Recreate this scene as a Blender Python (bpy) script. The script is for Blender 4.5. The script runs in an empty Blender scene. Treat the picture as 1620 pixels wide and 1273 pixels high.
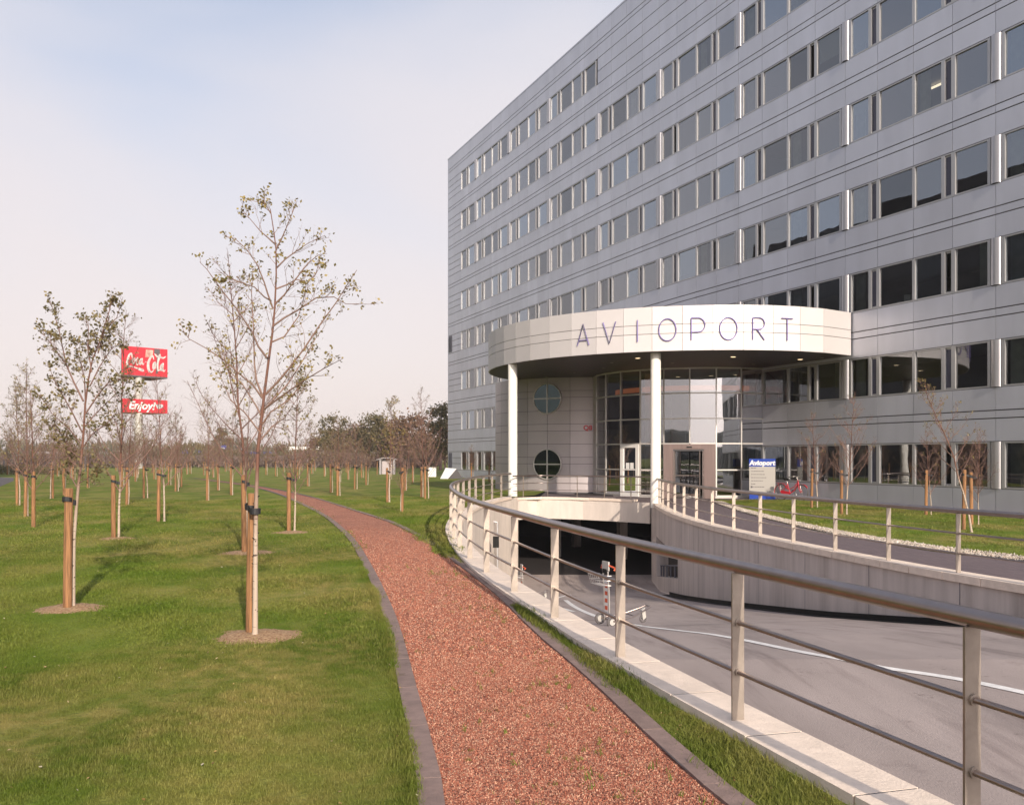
import bpy, math, random
from mathutils import Vector, Matrix
from mathutils.geometry import tessellate_polygon
import numpy as np

scene = bpy.context.scene
COL = scene.collection
R = math.radians

# ------------------------------------------------------------------ camera
EYE = 1.85
cam_d = bpy.data.cameras.new("camera")
cam = bpy.data.objects.new("camera", cam_d)
COL.objects.link(cam)
cam.location = (0, 0, EYE)
cam.rotation_euler = (R(90), 0, 0)
cam_d.sensor_width = 36.0
cam_d.lens = 33.333
cam_d.shift_y = 0.054
cam_d.clip_start = 0.05
cam_d.clip_end = 5000
scene.camera = cam

# ------------------------------------------------------------------ sky and sun
SUN_AZ = math.atan2(0.307, -0.952)      # from +Y towards +X
SUN_EL = R(22)
SKY_OFF = (9, 9, 2)
world = bpy.data.worlds.new("World")
scene.world = world
world.use_nodes = True
wn, wl = world.node_tree.nodes, world.node_tree.links
wn.clear()
w_out = wn.new("ShaderNodeOutputWorld")
w_bg = wn.new("ShaderNodeBackground")
w_sky = wn.new("ShaderNodeTexSky")
w_sky.sky_type = 'NISHITA'
w_sky.sun_disc = False
w_sky.sun_elevation = SUN_EL
w_sky.sun_rotation = SUN_AZ
w_sky.air_density = 1.0
w_sky.dust_density = 2.2
w_sky.ozone_density = 2.0
w_co = wn.new("ShaderNodeTexCoord")
w_map = wn.new("ShaderNodeMapping")
w_map.inputs["Scale"].default_value = (1.0, 1.0, 2.2)
w_map.inputs["Location"].default_value = SKY_OFF
w_noi = wn.new("ShaderNodeTexNoise")
w_noi.inputs["Scale"].default_value = 1.15
w_noi.inputs["Detail"].default_value = 4.5
w_noi.inputs["Roughness"].default_value = 0.45
w_noi.inputs["Distortion"].default_value = 0.35
w_sep = wn.new("ShaderNodeSeparateXYZ")
w_el = wn.new("ShaderNodeMapRange")      # haze veil: full at the horizon, thin high up
w_el.inputs["From Min"].default_value = 0.0
w_el.inputs["From Max"].default_value = 0.62
w_el.inputs["To Min"].default_value = 0.52
w_el.inputs["To Max"].default_value = -0.05
w_add = wn.new("ShaderNodeMath"); w_add.operation = 'ADD'
w_rmp = wn.new("ShaderNodeMapRange")
w_rmp.interpolation_type = 'SMOOTHSTEP'
w_rmp.inputs["From Min"].default_value = 0.40
w_rmp.inputs["From Max"].default_value = 0.82
w_rmp.inputs["To Min"].default_value = 0.25
w_rmp.inputs["To Max"].default_value = 0.92
w_mix = wn.new("ShaderNodeMix"); w_mix.data_type = 'RGBA'
w_cl = wn.new("ShaderNodeMix"); w_cl.data_type = 'RGBA'     # veil: warm near the horizon, cooler above
w_cl.inputs["A"].default_value = (5.35, 4.6, 4.35, 1)
w_cl.inputs["B"].default_value = (4.6, 4.4, 4.6, 1)
w_ce = wn.new("ShaderNodeMapRange")
w_ce.inputs["From Min"].default_value = 0.0
w_ce.inputs["From Max"].default_value = 0.42
wl.new(w_co.outputs["Generated"], w_map.inputs["Vector"])
wl.new(w_map.outputs["Vector"], w_noi.inputs["Vector"])
wl.new(w_co.outputs["Generated"], w_sep.inputs[0])
wl.new(w_sep.outputs["Z"], w_el.inputs["Value"])
wl.new(w_sep.outputs["Z"], w_ce.inputs["Value"])
wl.new(w_noi.outputs["Fac"], w_add.inputs[0])
wl.new(w_el.outputs["Result"], w_add.inputs[1])
wl.new(w_add.outputs[0], w_rmp.inputs["Value"])
wl.new(w_ce.outputs["Result"], w_cl.inputs["Factor"])
# forward scattering: the hazy veil brightens smoothly towards the sun, behind the viewpoint
w_dot = wn.new("ShaderNodeVectorMath"); w_dot.operation = 'DOT_PRODUCT'
w_dot.inputs[1].default_value = (math.sin(SUN_AZ) * math.cos(SUN_EL), math.cos(SUN_AZ) * math.cos(SUN_EL), math.sin(SUN_EL))
w_pos = wn.new("ShaderNodeMath"); w_pos.operation = 'MAXIMUM'; w_pos.inputs[1].default_value = 0.0
w_pow = wn.new("ShaderNodeMath"); w_pow.operation = 'POWER'; w_pow.inputs[1].default_value = 7.0
w_gain = wn.new("ShaderNodeMath"); w_gain.operation = 'MULTIPLY_ADD'; w_gain.inputs[1].default_value = 4.5; w_gain.inputs[2].default_value = 1.0
w_vm = wn.new("ShaderNodeVectorMath"); w_vm.operation = 'SCALE'
wl.new(w_co.outputs["Generated"], w_dot.inputs[0]); wl.new(w_dot.outputs["Value"], w_pos.inputs[0])
wl.new(w_pos.outputs[0], w_pow.inputs[0]); wl.new(w_pow.outputs[0], w_gain.inputs[0])
wl.new(w_cl.outputs["Result"], w_vm.inputs[0]); wl.new(w_gain.outputs[0], w_vm.inputs["Scale"])
wl.new(w_rmp.outputs["Result"], w_mix.inputs["Factor"])
wl.new(w_sky.outputs["Color"], w_mix.inputs["A"])
wl.new(w_vm.outputs["Vector"], w_mix.inputs["B"])
wl.new(w_mix.outputs["Result"], w_bg.inputs["Color"])
w_bg.inputs["Strength"].default_value = 0.15
wl.new(w_bg.outputs[0], w_out.inputs[0])

sun_d = bpy.data.lights.new("sun", 'SUN')
sun_d.energy = 4.3
sun_d.angle = R(0.6)
sun_d.color = (1.0, 0.87, 0.72)
sun = bpy.data.objects.new("sun", sun_d)
COL.objects.link(sun)
sdir = Vector((math.sin(SUN_AZ) * math.cos(SUN_EL), math.cos(SUN_AZ) * math.cos(SUN_EL), math.sin(SUN_EL)))
sun.rotation_euler = sdir.to_track_quat('Z', 'Y').to_euler()
sun.location = sdir * 60

scene.view_settings.view_transform = 'Standard'
scene.view_settings.look = 'None'
scene.view_settings.gamma = 1.0
scene.view_settings.use_curve_mapping = False
scene.view_settings.exposure = 0.30
scene.cycles.max_bounces = 8
scene.cycles.transparent_max_bounces = 14
scene.cycles.caustics_reflective = False
scene.cycles.caustics_refractive = False
scene.cycles.use_denoising = True

# ------------------------------------------------------------------ helpers
F = 1500.0
LAWN = 0.15
HAZE = 0.0004


def at(px, py, z):
    """World point at height z seen at pixel (px, py) of the 1620 x 1273 photograph."""
    k = (EYE - z) / (py - 724.0)
    return Vector(((px - 810.0) * k, F * k, z))


def interp(tab, x):
    return float(np.interp(x, [a for a, b in tab], [b for a, b in tab]))


WM = {}


def tag(o, label=None, cat=None, group=None, kind=None):
    if label: o["label"] = label
    if cat: o["category"] = cat
    if group: o["group"] = group
    if kind: o["kind"] = kind
    return o


def empty(name, loc=(0, 0, 0), rz=0.0, parent=None):
    o = bpy.data.objects.new(name, None)
    COL.objects.link(o)
    o.empty_display_size = 0.2
    o.location = loc
    o.rotation_euler = (0, 0, rz)
    m = Matrix.Translation(Vector(loc)) @ Matrix.Rotation(rz, 4, 'Z')
    if parent:
        o.parent = parent
        m = WM[parent.name] @ m
    WM[o.name] = m
    return o


def put(name, me, parent=None, loc=(0, 0, 0), rot=(0, 0, 0)):
    """Link one object that uses mesh me (meshes are shared between alike pieces)."""
    o = bpy.data.objects.new(name, me)
    COL.objects.link(o)
    o.location = loc
    o.rotation_euler = rot
    m = Matrix.Translation(Vector(loc)) @ Matrix.Rotation(rot[2], 4, 'Z')
    if parent:
        o.parent = parent
        m = WM[parent.name] @ m
    WM[o.name] = m
    return o


class MB:
    def __init__(self):
        self.v, self.f, self.m, self.s = [], [], [], []

    def add(self, vs, fs, mi=0, smooth=False):
        b = len(self.v)
        self.v.extend([tuple(p) for p in vs])
        for f in fs:
            self.f.append(tuple(b + i for i in f))
            self.m.append(mi)
            self.s.append(smooth)
        return self

    def box(self, x0, x1, y0, y1, z0, z1, mi=0, rz=0.0, o=(0, 0, 0), skip=()):
        c, s = math.cos(rz), math.sin(rz)
        vs = []
        for z in (z0, z1):
            for x, y in ((x0, y0), (x1, y0), (x1, y1), (x0, y1)):
                vs.append((o[0] + x * c - y * s, o[1] + x * s + y * c, o[2] + z))
        fs = [(0, 3, 2, 1), (4, 5, 6, 7), (0, 1, 5, 4), (1, 2, 6, 5), (2, 3, 7, 6), (3, 0, 4, 7)]
        return self.add(vs, [f for i, f in enumerate(fs) if i not in skip], mi)

    def obox(self, c, ax, ay, az, mi=0):
        """box from centre and three half-axis vectors"""
        c, ax, ay, az = Vector(c), Vector(ax), Vector(ay), Vector(az)
        vs = [c + sx * ax + sy * ay + sz * az for sz in (-1, 1) for sx, sy in ((-1, -1), (1, -1), (1, 1), (-1, 1))]
        return self.add(vs, [(0, 3, 2, 1), (4, 5, 6, 7), (0, 1, 5, 4), (1, 2, 6, 5), (2, 3, 7, 6), (3, 0, 4, 7)], mi)

    def prism(self, poly, z0, z1, mi=0, mtop=None, bottom=True):
        n = len(poly)
        tri = tessellate_polygon([[Vector((p[0], p[1], 0)) for p in poly]])
        top = [(p[0], p[1], z1) for p in poly]
        bot = [(p[0], p[1], z0) for p in poly]
        def fixed(t, up):
            a, b, c = (Vector(poly[i][:2]) for i in t)
            ccw = (b - a).cross(c - a) > 0
            return tuple(t) if ccw == up else tuple(reversed(t))
        self.add(top, [fixed(t, True) for t in tri], mi if mtop is None else mtop)
        if bottom:
            self.add(bot, [fixed(t, False) for t in tri], mi)
        area = sum(poly[i][0] * poly[(i + 1) % n][1] - poly[(i + 1) % n][0] * poly[i][1] for i in range(n))
        fs = []
        for i in range(n):
            j = (i + 1) % n
            fs.append((i, j, n + j, n + i) if area > 0 else (j, i, n + i, n + j))
        return self.add(bot + top, fs, mi)

    def tube(self, pts, r, n=8, mi=0, caps=True, smooth=True, closed=False):
        pts = [Vector(p) for p in pts]
        k = len(pts)
        if not hasattr(r, "__len__"):
            r = [r] * k
        up = Vector((0, 0, 1))
        vs, ref = [], None
        for i, p in enumerate(pts):
            if closed:
                d = pts[(i + 1) % k] - pts[i - 1]
            else:
                d = pts[min(i + 1, k - 1)] - pts[max(i - 1, 0)]
            if d.length < 1e-9: d = Vector((0, 0, 1))
            d.normalize()
            if ref is None:
                ref = up if abs(d.z) < 0.9 else Vector((1, 0, 0))
            a = d.cross(ref)
            if a.length < 1e-4: a = d.cross(Vector((0.3, 1, 0.1)))
            a.normalize()
            b = d.cross(a).normalized()
            ref = -b if False else b.cross(d) * 0 + ref
            for j in range(n):
                t = 2 * math.pi * j / n
                vs.append(p + (a * math.cos(t) + b * math.sin(t)) * r[i])
        fs = []
        for i in range(k if closed else k - 1):
            for j in range(n):
                a0, a1 = i * n + j, i * n + (j + 1) % n
                i2 = (i + 1) % k
                fs.append((a0, i2 * n + j, i2 * n + (j + 1) % n, a1))
        self.add(vs, fs, mi, smooth)
        if caps and not closed:
            self.add(vs[:n], [tuple(range(n))], mi)
            self.add(vs[-n:], [tuple(reversed(range(n)))], mi)
        return self

    def disc(self, c, ax, ay, n=20, mi=0):
        c, ax, ay = Vector(c), Vector(ax), Vector(ay)
        return self.add([c + ax * math.cos(2 * math.pi * i / n) + ay * math.sin(2 * math.pi * i / n) for i in range(n)],
                        [tuple(range(n))], mi)

    def mesh(self, name, mats):
        me = bpy.data.meshes.new(name)
        me.from_pydata(self.v, [], self.f)
        for m in (mats if isinstance(mats, (list, tuple)) else [mats]):
            me.materials.append(m)
        me.polygons.foreach_set("material_index", self.m)
        me.polygons.foreach_set("use_smooth", self.s)
        me.update()
        return me

    def build(self, name, mats, parent=None, local=False, label=None, kind=None):
        """World-space geometry becomes one object (in the parent's frame when it has one)."""
        if parent and not local:
            inv = WM[parent.name].inverted()
            self.v = [tuple(inv @ Vector(p)) for p in self.v]
        o = put(name, self.mesh(name, mats), parent)
        if label: o["label"] = label
        if kind: o["kind"] = kind
        return o


# ------------------------------------------------------------------ materials
def pm(name, col, rough=0.6, metal=0.0, var=None, bump=None, rnd=0.0, coord="Object", spec=None, col2=None, emit=None,
       stretch=(1, 1, 1), island=0.0):
    """Principled material. var=(scale, contrast), col2 = second colour of that noise, bump=(scale, strength),
    rnd / island = brightness scatter from object to object / piece to piece."""
    m = bpy.data.materials.new(name)
    m.use_nodes = True
    n, l = m.node_tree.nodes, m.node_tree.links
    b = n["Principled BSDF"]
    b.inputs["Base Color"].default_value = (*col, 1)
    b.inputs["Roughness"].default_value = rough
    b.inputs["Metallic"].default_value = metal
    if spec is not None: b.inputs["Specular IOR Level"].default_value = spec
    if emit:
        b.inputs["Emission Color"].default_value = (*emit[0], 1)
        b.inputs["Emission Strength"].default_value = emit[1]
    vec = None
    if var or bump:
        if coord == "World":
            g = n.new("ShaderNodeNewGeometry"); src = g.outputs["Position"]
        else:
            g = n.new("ShaderNodeTexCoord"); src = g.outputs["Object"]
        mp = n.new("ShaderNodeMapping"); mp.inputs["Scale"].default_value = stretch
        l.new(src, mp.inputs["Vector"]); vec = mp.outputs["Vector"]
    cur = None
    if var:
        t = n.new("ShaderNodeTexNoise")
        t.inputs["Scale"].default_value = var[0]; t.inputs["Detail"].default_value = 6
        t.inputs["Roughness"].default_value = 0.6
        l.new(vec, t.inputs["Vector"])
        mr = n.new("ShaderNodeMapRange")
        mr.inputs["From Min"].default_value = 0.32; mr.inputs["From Max"].default_value = 0.68
        l.new(t.outputs["Fac"], mr.inputs["Value"])
        mx = n.new("ShaderNodeMix"); mx.data_type = 'RGBA'
        mx.inputs["A"].default_value = (*[c * (1 - var[1]) for c in col], 1)
        mx.inputs["B"].default_value = (*(col2 if col2 else [min(1, c * (1 + var[1])) for c in col]), 1)
        l.new(mr.outputs["Result"], mx.inputs["Factor"])
        cur = mx.outputs["Result"]
        l.new(cur, b.inputs["Base Color"])
    if rnd or island:
        val = None
        if rnd:
            oi = n.new("ShaderNodeObjectInfo")
            mr = n.new("ShaderNodeMapRange")
            mr.inputs["To Min"].default_value = 1 - rnd; mr.inputs["To Max"].default_value = 1 + rnd
            l.new(oi.outputs["Random"], mr.inputs["Value"]); val = mr.outputs["Result"]
        if island:
            g2 = n.new("ShaderNodeNewGeometry")
            mr = n.new("ShaderNodeMapRange")
            mr.inputs["To Min"].default_value = 1 - island; mr.inputs["To Max"].default_value = 1 + island
            l.new(g2.outputs["Random Per Island"], mr.inputs["Value"])
            if val:
                mm = n.new("ShaderNodeMath"); mm.operation = 'MULTIPLY'
                l.new(val, mm.inputs[0]); l.new(mr.outputs["Result"], mm.inputs[1]); val = mm.outputs[0]
            else:
                val = mr.outputs["Result"]
        hs = n.new("ShaderNodeHueSaturation")
        hs.inputs["Color"].default_value = (*col, 1)
        if cur: l.new(cur, hs.inputs["Color"])
        l.new(val, hs.inputs["Value"])
        l.new(hs.outputs["Color"], b.inputs["Base Color"])
    if bump:
        t = n.new("ShaderNodeTexNoise")
        t.inputs["Scale"].default_value = bump[0]; t.inputs["Detail"].default_value = 5
        l.new(vec, t.inputs["Vector"])
        bp = n.new("ShaderNodeBump"); bp.inputs["Strength"].default_value = bump[1]
        bp.inputs["Distance"].default_value = 0.02
        l.new(t.outputs["Fac"], bp.inputs["Height"]); l.new(bp.outputs["Normal"], b.inputs["Normal"])
    return m


def glass_mat(name, tint, ior=1.55, extra=0.05, gcol=(0.9, 0.93, 0.97)):
    m = bpy.data.materials.new(name)
    m.use_nodes = True
    n, l = m.node_tree.nodes, m.node_tree.links
    n.clear()
    out = n.new("ShaderNodeOutputMaterial")
    tr = n.new("ShaderNodeBsdfTransparent"); tr.inputs[0].default_value = (*tint, 1)
    gl = n.new("ShaderNodeBsdfGlossy"); gl.inputs["Roughness"].default_value = 0.012
    gl.inputs["Color"].default_value = (*gcol, 1)
    fr = n.new("ShaderNodeFresnel"); fr.inputs["IOR"].default_value = ior
    ad = n.new("ShaderNodeMath"); ad.operation = 'ADD'; ad.inputs[1].default_value = extra; ad.use_clamp = True
    mx = n.new("ShaderNodeMixShader")
    l.new(fr.outputs[0], ad.inputs[0]); l.new(ad.outputs[0], mx.inputs[0])
    l.new(tr.outputs[0], mx.inputs[1]); l.new(gl.outputs[0], mx.inputs[2]); l.new(mx.outputs[0], out.inputs[0])
    # slight unevenness of float glass
    g = n.new("ShaderNodeNewGeometry")
    t = n.new("ShaderNodeTexNoise"); t.inputs["Scale"].default_value = 0.9; t.inputs["Detail"].default_value = 1
    bp = n.new("ShaderNodeBump"); bp.inputs["Strength"].default_value = 0.12; bp.inputs["Distance"].default_value = 0.02
    l.new(g.outputs["Position"], t.inputs["Vector"]); l.new(t.outputs["Fac"], bp.inputs["Height"])
    l.new(bp.outputs["Normal"], gl.inputs["Normal"]); l.new(bp.outputs["Normal"], fr.inputs["Normal"])
    return m


M = {}
M["panel"] = pm("aluminium_panel", (0.53, 0.54, 0.60), 0.42, 0.4, var=(0.8, 0.07), rnd=0.045, island=0.04, coord="World", stretch=(1, 1, 0.22))
M["joint"] = pm("panel_joint", (0.09, 0.085, 0.09), 0.7)
M["roundglass"] = glass_mat("round_window_glass", (0.25, 0.30, 0.30), 1.5, 0.05, (0.50, 0.68, 0.70))
M["frame"] = pm("window_frame_aluminium", (0.44, 0.435, 0.44), 0.38, 0.4)
M["steelcol"] = pm("polished_steel_cladding", (0.44, 0.43, 0.44), 0.40, 0.8, var=(2.0, 0.04))
M["vent"] = pm("vent_flap_dark", (0.055, 0.055, 0.085), 0.3, 0.2)
M["louvre"] = pm("louvre_grey", (0.12, 0.12, 0.15), 0.5, 0.2)
M["pane"] = glass_mat("window_glass", (0.46, 0.51, 0.51), 1.75, 0.17)
M["pane2"] = glass_mat("window_glass_clear", (0.58, 0.62, 0.61), 1.7, 0.09)
M["pane3"] = glass_mat("window_glass_cool", (0.38, 0.44, 0.46), 1.75, 0.24, (0.80, 0.88, 0.97))
M["lobbyglass"] = glass_mat("lobby_glass", (0.45, 0.45, 0.46), 1.75, 0.24)
M["room"] = pm("room_plaster", (0.30, 0.285, 0.26), 0.9)
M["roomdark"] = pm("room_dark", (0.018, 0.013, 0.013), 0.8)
M["curtain"] = pm("curtain_fabric", (0.66, 0.68, 0.62), 0.9, var=(3, 0.1))
M["blind"] = pm("roller_blind", (0.46, 0.47, 0.48), 0.8, rnd=0.15)
M["fascia"] = pm("fascia_panel_metallic", (0.62, 0.585, 0.58), 0.62, 0.30, var=(0.6, 0.03), rnd=0.03)
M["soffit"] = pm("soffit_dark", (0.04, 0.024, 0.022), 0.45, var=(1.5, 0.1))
M["letter"] = pm("letter_blue_violet", (0.19, 0.15, 0.38), 0.35, 0.2)
M["column"] = pm("column_white_paint", (0.78, 0.75, 0.69), 0.5, var=(2, 0.04))
M["drum"] = pm("drum_panel", (0.43, 0.385, 0.39), 0.42, 0.3, var=(0.5, 0.06), rnd=0.04)
M["mullion"] = pm("lobby_mullion", (0.56, 0.53, 0.50), 0.35, 0.4)
M["whiteframe"] = pm("white_door_frame", (0.70, 0.68, 0.65), 0.45)
M["bronze"] = pm("brushed_bronze_cladding", (0.24, 0.18, 0.165), 0.32, 0.6, var=(6, 0.12), stretch=(1, 1, 0.05))
M["woodband"] = pm("gallery_wood_glow", (0.40, 0.13, 0.05), 0.5, emit=((0.9, 0.25, 0.07), 0.35))  # wood glows by itself, in place of light inside the lobby
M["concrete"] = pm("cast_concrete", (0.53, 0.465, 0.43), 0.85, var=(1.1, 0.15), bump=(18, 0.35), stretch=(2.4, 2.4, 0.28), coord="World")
M["concretelit"] = pm("cast_concrete_lit", (0.62, 0.55, 0.49), 0.85, var=(1.2, 0.12), bump=(18, 0.3), stretch=(1.6, 1.6, 0.4), coord="World")  # lighter copy of the concrete for sunlit walls, sunlight put into its colour
M["coping"] = pm("coping_stone", (0.74, 0.62, 0.52), 0.8, var=(7, 0.10), bump=(60, 0.25), rnd=0.05, coord="World")
M["steel"] = pm("brushed_steel", (0.35, 0.29, 0.265), 0.34, 0.95, var=(9, 0.08), bump=(120, 0.05))
M["post"] = pm("steel_flat_bar", (0.36, 0.31, 0.265), 0.40, 0.65, var=(5, 0.18))
M["stake"] = pm("timber_stake", (0.245, 0.122, 0.052), 0.85, var=(55, 0.5), bump=(70, 0.8), stretch=(1, 1, 0.05), rnd=0.12)
M["stakeend"] = pm("timber_end_grain", (0.45, 0.30, 0.17), 0.85, var=(30, 0.2))
M["rubber"] = pm("black_rubber_tie", (0.012, 0.012, 0.014), 0.6)
M["red"] = pm("red_enamel", (0.55, 0.02, 0.035), 0.35)
M["white"] = pm("white_paint", (0.80, 0.79, 0.77), 0.5)
M["black"] = pm("black_plastic", (0.012, 0.012, 0.012), 0.7, spec=0.2)
M["blue"] = pm("blue_enamel", (0.02, 0.06, 0.35), 0.4)
M["signgrey"] = pm("sign_board_grey", (0.42, 0.40, 0.37), 0.5)
M["signtext"] = pm("sign_print_dark", (0.10, 0.09, 0.10), 0.6)
M["lamp"] = pm("downlight_lens", (0.9, 0.8, 0.6), 0.5, emit=((1.0, 0.72, 0.42), 2.0))
M["lampoff"] = pm("downlight_dim", (0.32, 0.28, 0.25), 0.3, 0.5)
M["tube"] = pm("ceiling_lamp_tube", (0.9, 0.8, 0.6), 0.5, emit=((1.0, 0.80, 0.55), 1.6))
M["markpaint"] = pm("road_marking_white", (0.72, 0.70, 0.68), 0.7, var=(12, 0.15), coord="World")
# ------------------------------------------------------------------ plan curves (metres, camera at 0,0)
RAIL_L = [(8.6, -9.0), (6.9, -6.0), (5.2, -3.2), (3.9, -0.6), (2.62, 2.1), (1.955, 4.09), (1.414, 5.94), (0.908, 7.785), (0.452, 9.685), (0.043, 11.6),
          (-0.329, 13.4), (-0.655, 15.3), (-0.935, 17.25), (-1.17, 19.3), (-1.37, 21.4), (-1.50, 23.5), (-1.56, 25.6),
          (-1.55, 27.6), (-1.485, 29.6), (-1.38, 31.6), (-1.25, 33.4), (-1.02, 35.4), (-0.74, 37.3), (-0.40, 39.2), (-0.05, 40.7)]
RAIL_R = [(15.5, -9.0), (13.8, -5.0), (12.0, -1.0), (10.6, 2.6), (9.5, 5.9), (8.6, 8.9), (7.9, 11.3), (7.35, 13.2), (6.87, 14.95),
          (6.50, 16.7), (6.18, 18.5), (5.92, 20.2), (5.70, 21.9), (5.52, 23.6), (5.37, 25.3), (5.29, 27.1), (5.26, 29.0),
          (5.29, 30.9), (5.38, 32.8), (5.50, 34.8), (5.66, 36.7), (5.80, 38.6)]
Z_L, Z_R, Z_FAR = 0.21, 0.07, 0.11      # coping tops
RAMP_Z = [(-60, 0.0), (6, 0.0), (9, -0.06), (12, -0.38), (14.6, -0.73), (18.1, -1.18), (22.7, -1.70), (28, -2.30), (34, -2.93), (38.0, -3.1), (70, -3.1)]


def spline(pts, per=6):
    """Catmull-Rom through pts"""
    P = [Vector((*p, 0)) if len(p) == 2 else Vector(p) for p in pts]
    P = [P[0] * 2 - P[1]] + P + [P[-1] * 2 - P[-2]]
    out = []
    for i in range(1, len(P) - 2):
        for k in range(per):
            t = k / per
            a, b, c, d = P[i - 1], P[i], P[i + 1], P[i + 2]
            out.append(0.5 * ((2 * b) + (c - a) * t + (2 * a - 5 * b + 4 * c - d) * t * t + (3 * b - a - 3 * c + d) * t ** 3))
    out.append(P[-2].copy())
    return out


def offset(poly, d):
    """poly shifted by d to its left-hand side"""
    out = []
    for i, p in enumerate(poly):
        t = (poly[min(i + 1, len(poly) - 1)] - poly[max(i - 1, 0)]).normalized()
        out.append(p + Vector((-t.y, t.x, 0)) * d)
    return out


def walk(poly, step, start=0.0):
    """points and tangents every step metres along poly"""
    out, acc, nxt = [], 0.0, start
    for a, b in zip(poly[:-1], poly[1:]):
        L = (b - a).length
        while nxt <= acc + L and L > 0:
            out.append((a.lerp(b, (nxt - acc) / L), (b - a).normalized()))
            nxt += step
        acc += L
    return out


def ribbon(mb, a, b, za, zb=None, mi=0):
    """sheet between two polylines of equal length; za/zb number or function of point"""
    zf = za if callable(za) else (lambda p: za)
    zg = zf if zb is None else (zb if callable(zb) else (lambda p: zb))  # noqa
    vs = [(p.x, p.y, zf(p)) for p in a] + [(p.x, p.y, zg(p)) for p in b]
    n = len(a)
    mb.add(vs, [(i, n + i, n + i + 1, i + 1) for i in range(n - 1)], mi)


L_S, R_S = spline(RAIL_L, 5), spline(RAIL_R, 5)
L_OUT, L_IN = offset(L_S, 0.13), offset(L_S, -0.25)       # coping edges (outer is on the lawn side)
R_IN, R_OUT = offset(R_S, 0.17), offset(R_S, -0.20)       # inner edge is on the ramp side
xt = lambda poly: sorted((p.y, p.x) for p in poly)
X_LIN, X_RIN, X_LOUT, X_ROUT = xt(L_IN), xt(R_IN), xt(L_OUT), xt(R_OUT)

# the path's two kerb lines on the lawn, read off and laid out in metres
PATH_L = [(0.1, -9), (0.05, -5), (0.0, -1.5), (-0.12, 2), (-0.35, 4.6)] + [(at(x, y, LAWN).x, at(x, y, LAWN).y) for x, y in
          ((655, 1100), (625, 985), (602, 930), (590, 905), (566.6, 864), (548.7, 843), (518.8, 818), (489, 802), (447, 783.5), (408, 772), (369.5, 765.2), (324.8, 759.5), (298, 757.3))]
PATH_R = [(2.7, -9), (2.3, -5), (1.95, -1.5), (1.62, 2)] + [(at(x, y, LAWN).x, at(x, y, LAWN).y) for x, y in
          ((1155, 1273), (1069, 1203), (1000, 1134), (916, 1057), (850.8, 1002), (783, 937), (715, 884.5), (677, 857), (650.5, 842), (613, 824.5), (569, 810.5), (520.8, 794.8), (490, 785.8), (459, 778.7), (429, 772.8), (405, 768.6), (354.6, 761.6), (300, 755.2))]
PL_S, PR_S = spline(PATH_L, 5), spline(PATH_R, 5)
X_PL, X_PR = xt(PL_S), xt(PR_S)
# facade frame: far corner, direction towards the camera, inward normal
PC = Vector((-5.71, 84.83, 0)); E_ = Vector((0.3852, -0.9228, 0)).normalized(); N_IN = Vector((0.9228, 0.3852, 0)).normalized()
BAY, T0 = 7.165, 7.1


def fac(t, y=0.0, z=0.0):
    return PC + E_ * t + N_IN * y + Vector((0, 0, z))


# ------------------------------------------------------------------ ground materials
def grass_colour(n, l, dark=1.0):
    """patchy lawn colour in world space; returns a colour socket"""
    g = n.new("ShaderNodeNewGeometry")
    def noise(scale, detail, st):
        mp = n.new("ShaderNodeMapping"); mp.inputs["Scale"].default_value = st
        l.new(g.outputs["Position"], mp.inputs["Vector"])
        t = n.new("ShaderNodeTexNoise"); t.inputs["Scale"].default_value = scale; t.inputs["Detail"].default_value = detail
        l.new(mp.outputs[0], t.inputs["Vector"])
        r = n.new("ShaderNodeMapRange"); r.inputs["From Min"].default_value = 0.41; r.inputs["From Max"].default_value = 0.60
        l.new(t.outputs["Fac"], r.inputs["Value"])
        return r.outputs["Result"]
    a = noise(0.9, 5, (1, 0.6, 1)); b = noise(0.27, 3, (1, 1, 1)); c = noise(5.0, 4, (1, 1, 1))
    def mix(x, y, f):
        m = n.new("ShaderNodeMix"); m.data_type = 'RGBA'
        for s, v in (("A", x), ("B", y)):
            if isinstance(v, tuple): m.inputs[s].default_value = (*[q * dark for q in v], 1)
            else: l.new(v, m.inputs[s])
        l.new(f, m.inputs["Factor"]) if not isinstance(f, float) else None
        if isinstance(f, float): m.inputs["Factor"].default_value = f
        return m.outputs["Result"]
    c1 = mix((0.072, 0.102, 0.012), (0.225, 0.192, 0.058), a)
    c2 = mix((0.080, 0.108, 0.012), (0.215, 0.178, 0.058), c)
    half = mix(c1, c2, 0.5)
    return mix(half, mix((0.092, 0.142, 0.012), c1, 0.35), b)


m = bpy.data.materials.new("lawn_grass_ground"); m.use_nodes = True
n, l = m.node_tree.nodes, m.node_tree.links
b = n["Principled BSDF"]; b.inputs["Roughness"].default_value = 0.95; b.inputs["Specular IOR Level"].default_value = 0.15
l.new(grass_colour(n, l, 1.25), b.inputs["Base Color"])
g = n.new("ShaderNodeNewGeometry"); t = n.new("ShaderNodeTexNoise"); t.inputs["Scale"].default_value = 28; t.inputs["Detail"].default_value = 8
t2 = n.new("ShaderNodeBump"); t2.inputs["Strength"].default_value = 0.45; t2.inputs["Distance"].default_value = 0.05
l.new(g.outputs["Position"], t.inputs["Vector"]); l.new(t.outputs["Fac"], t2.inputs["Height"]); l.new(t2.outputs["Normal"], b.inputs["Normal"])
M["lawn"] = m

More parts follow.
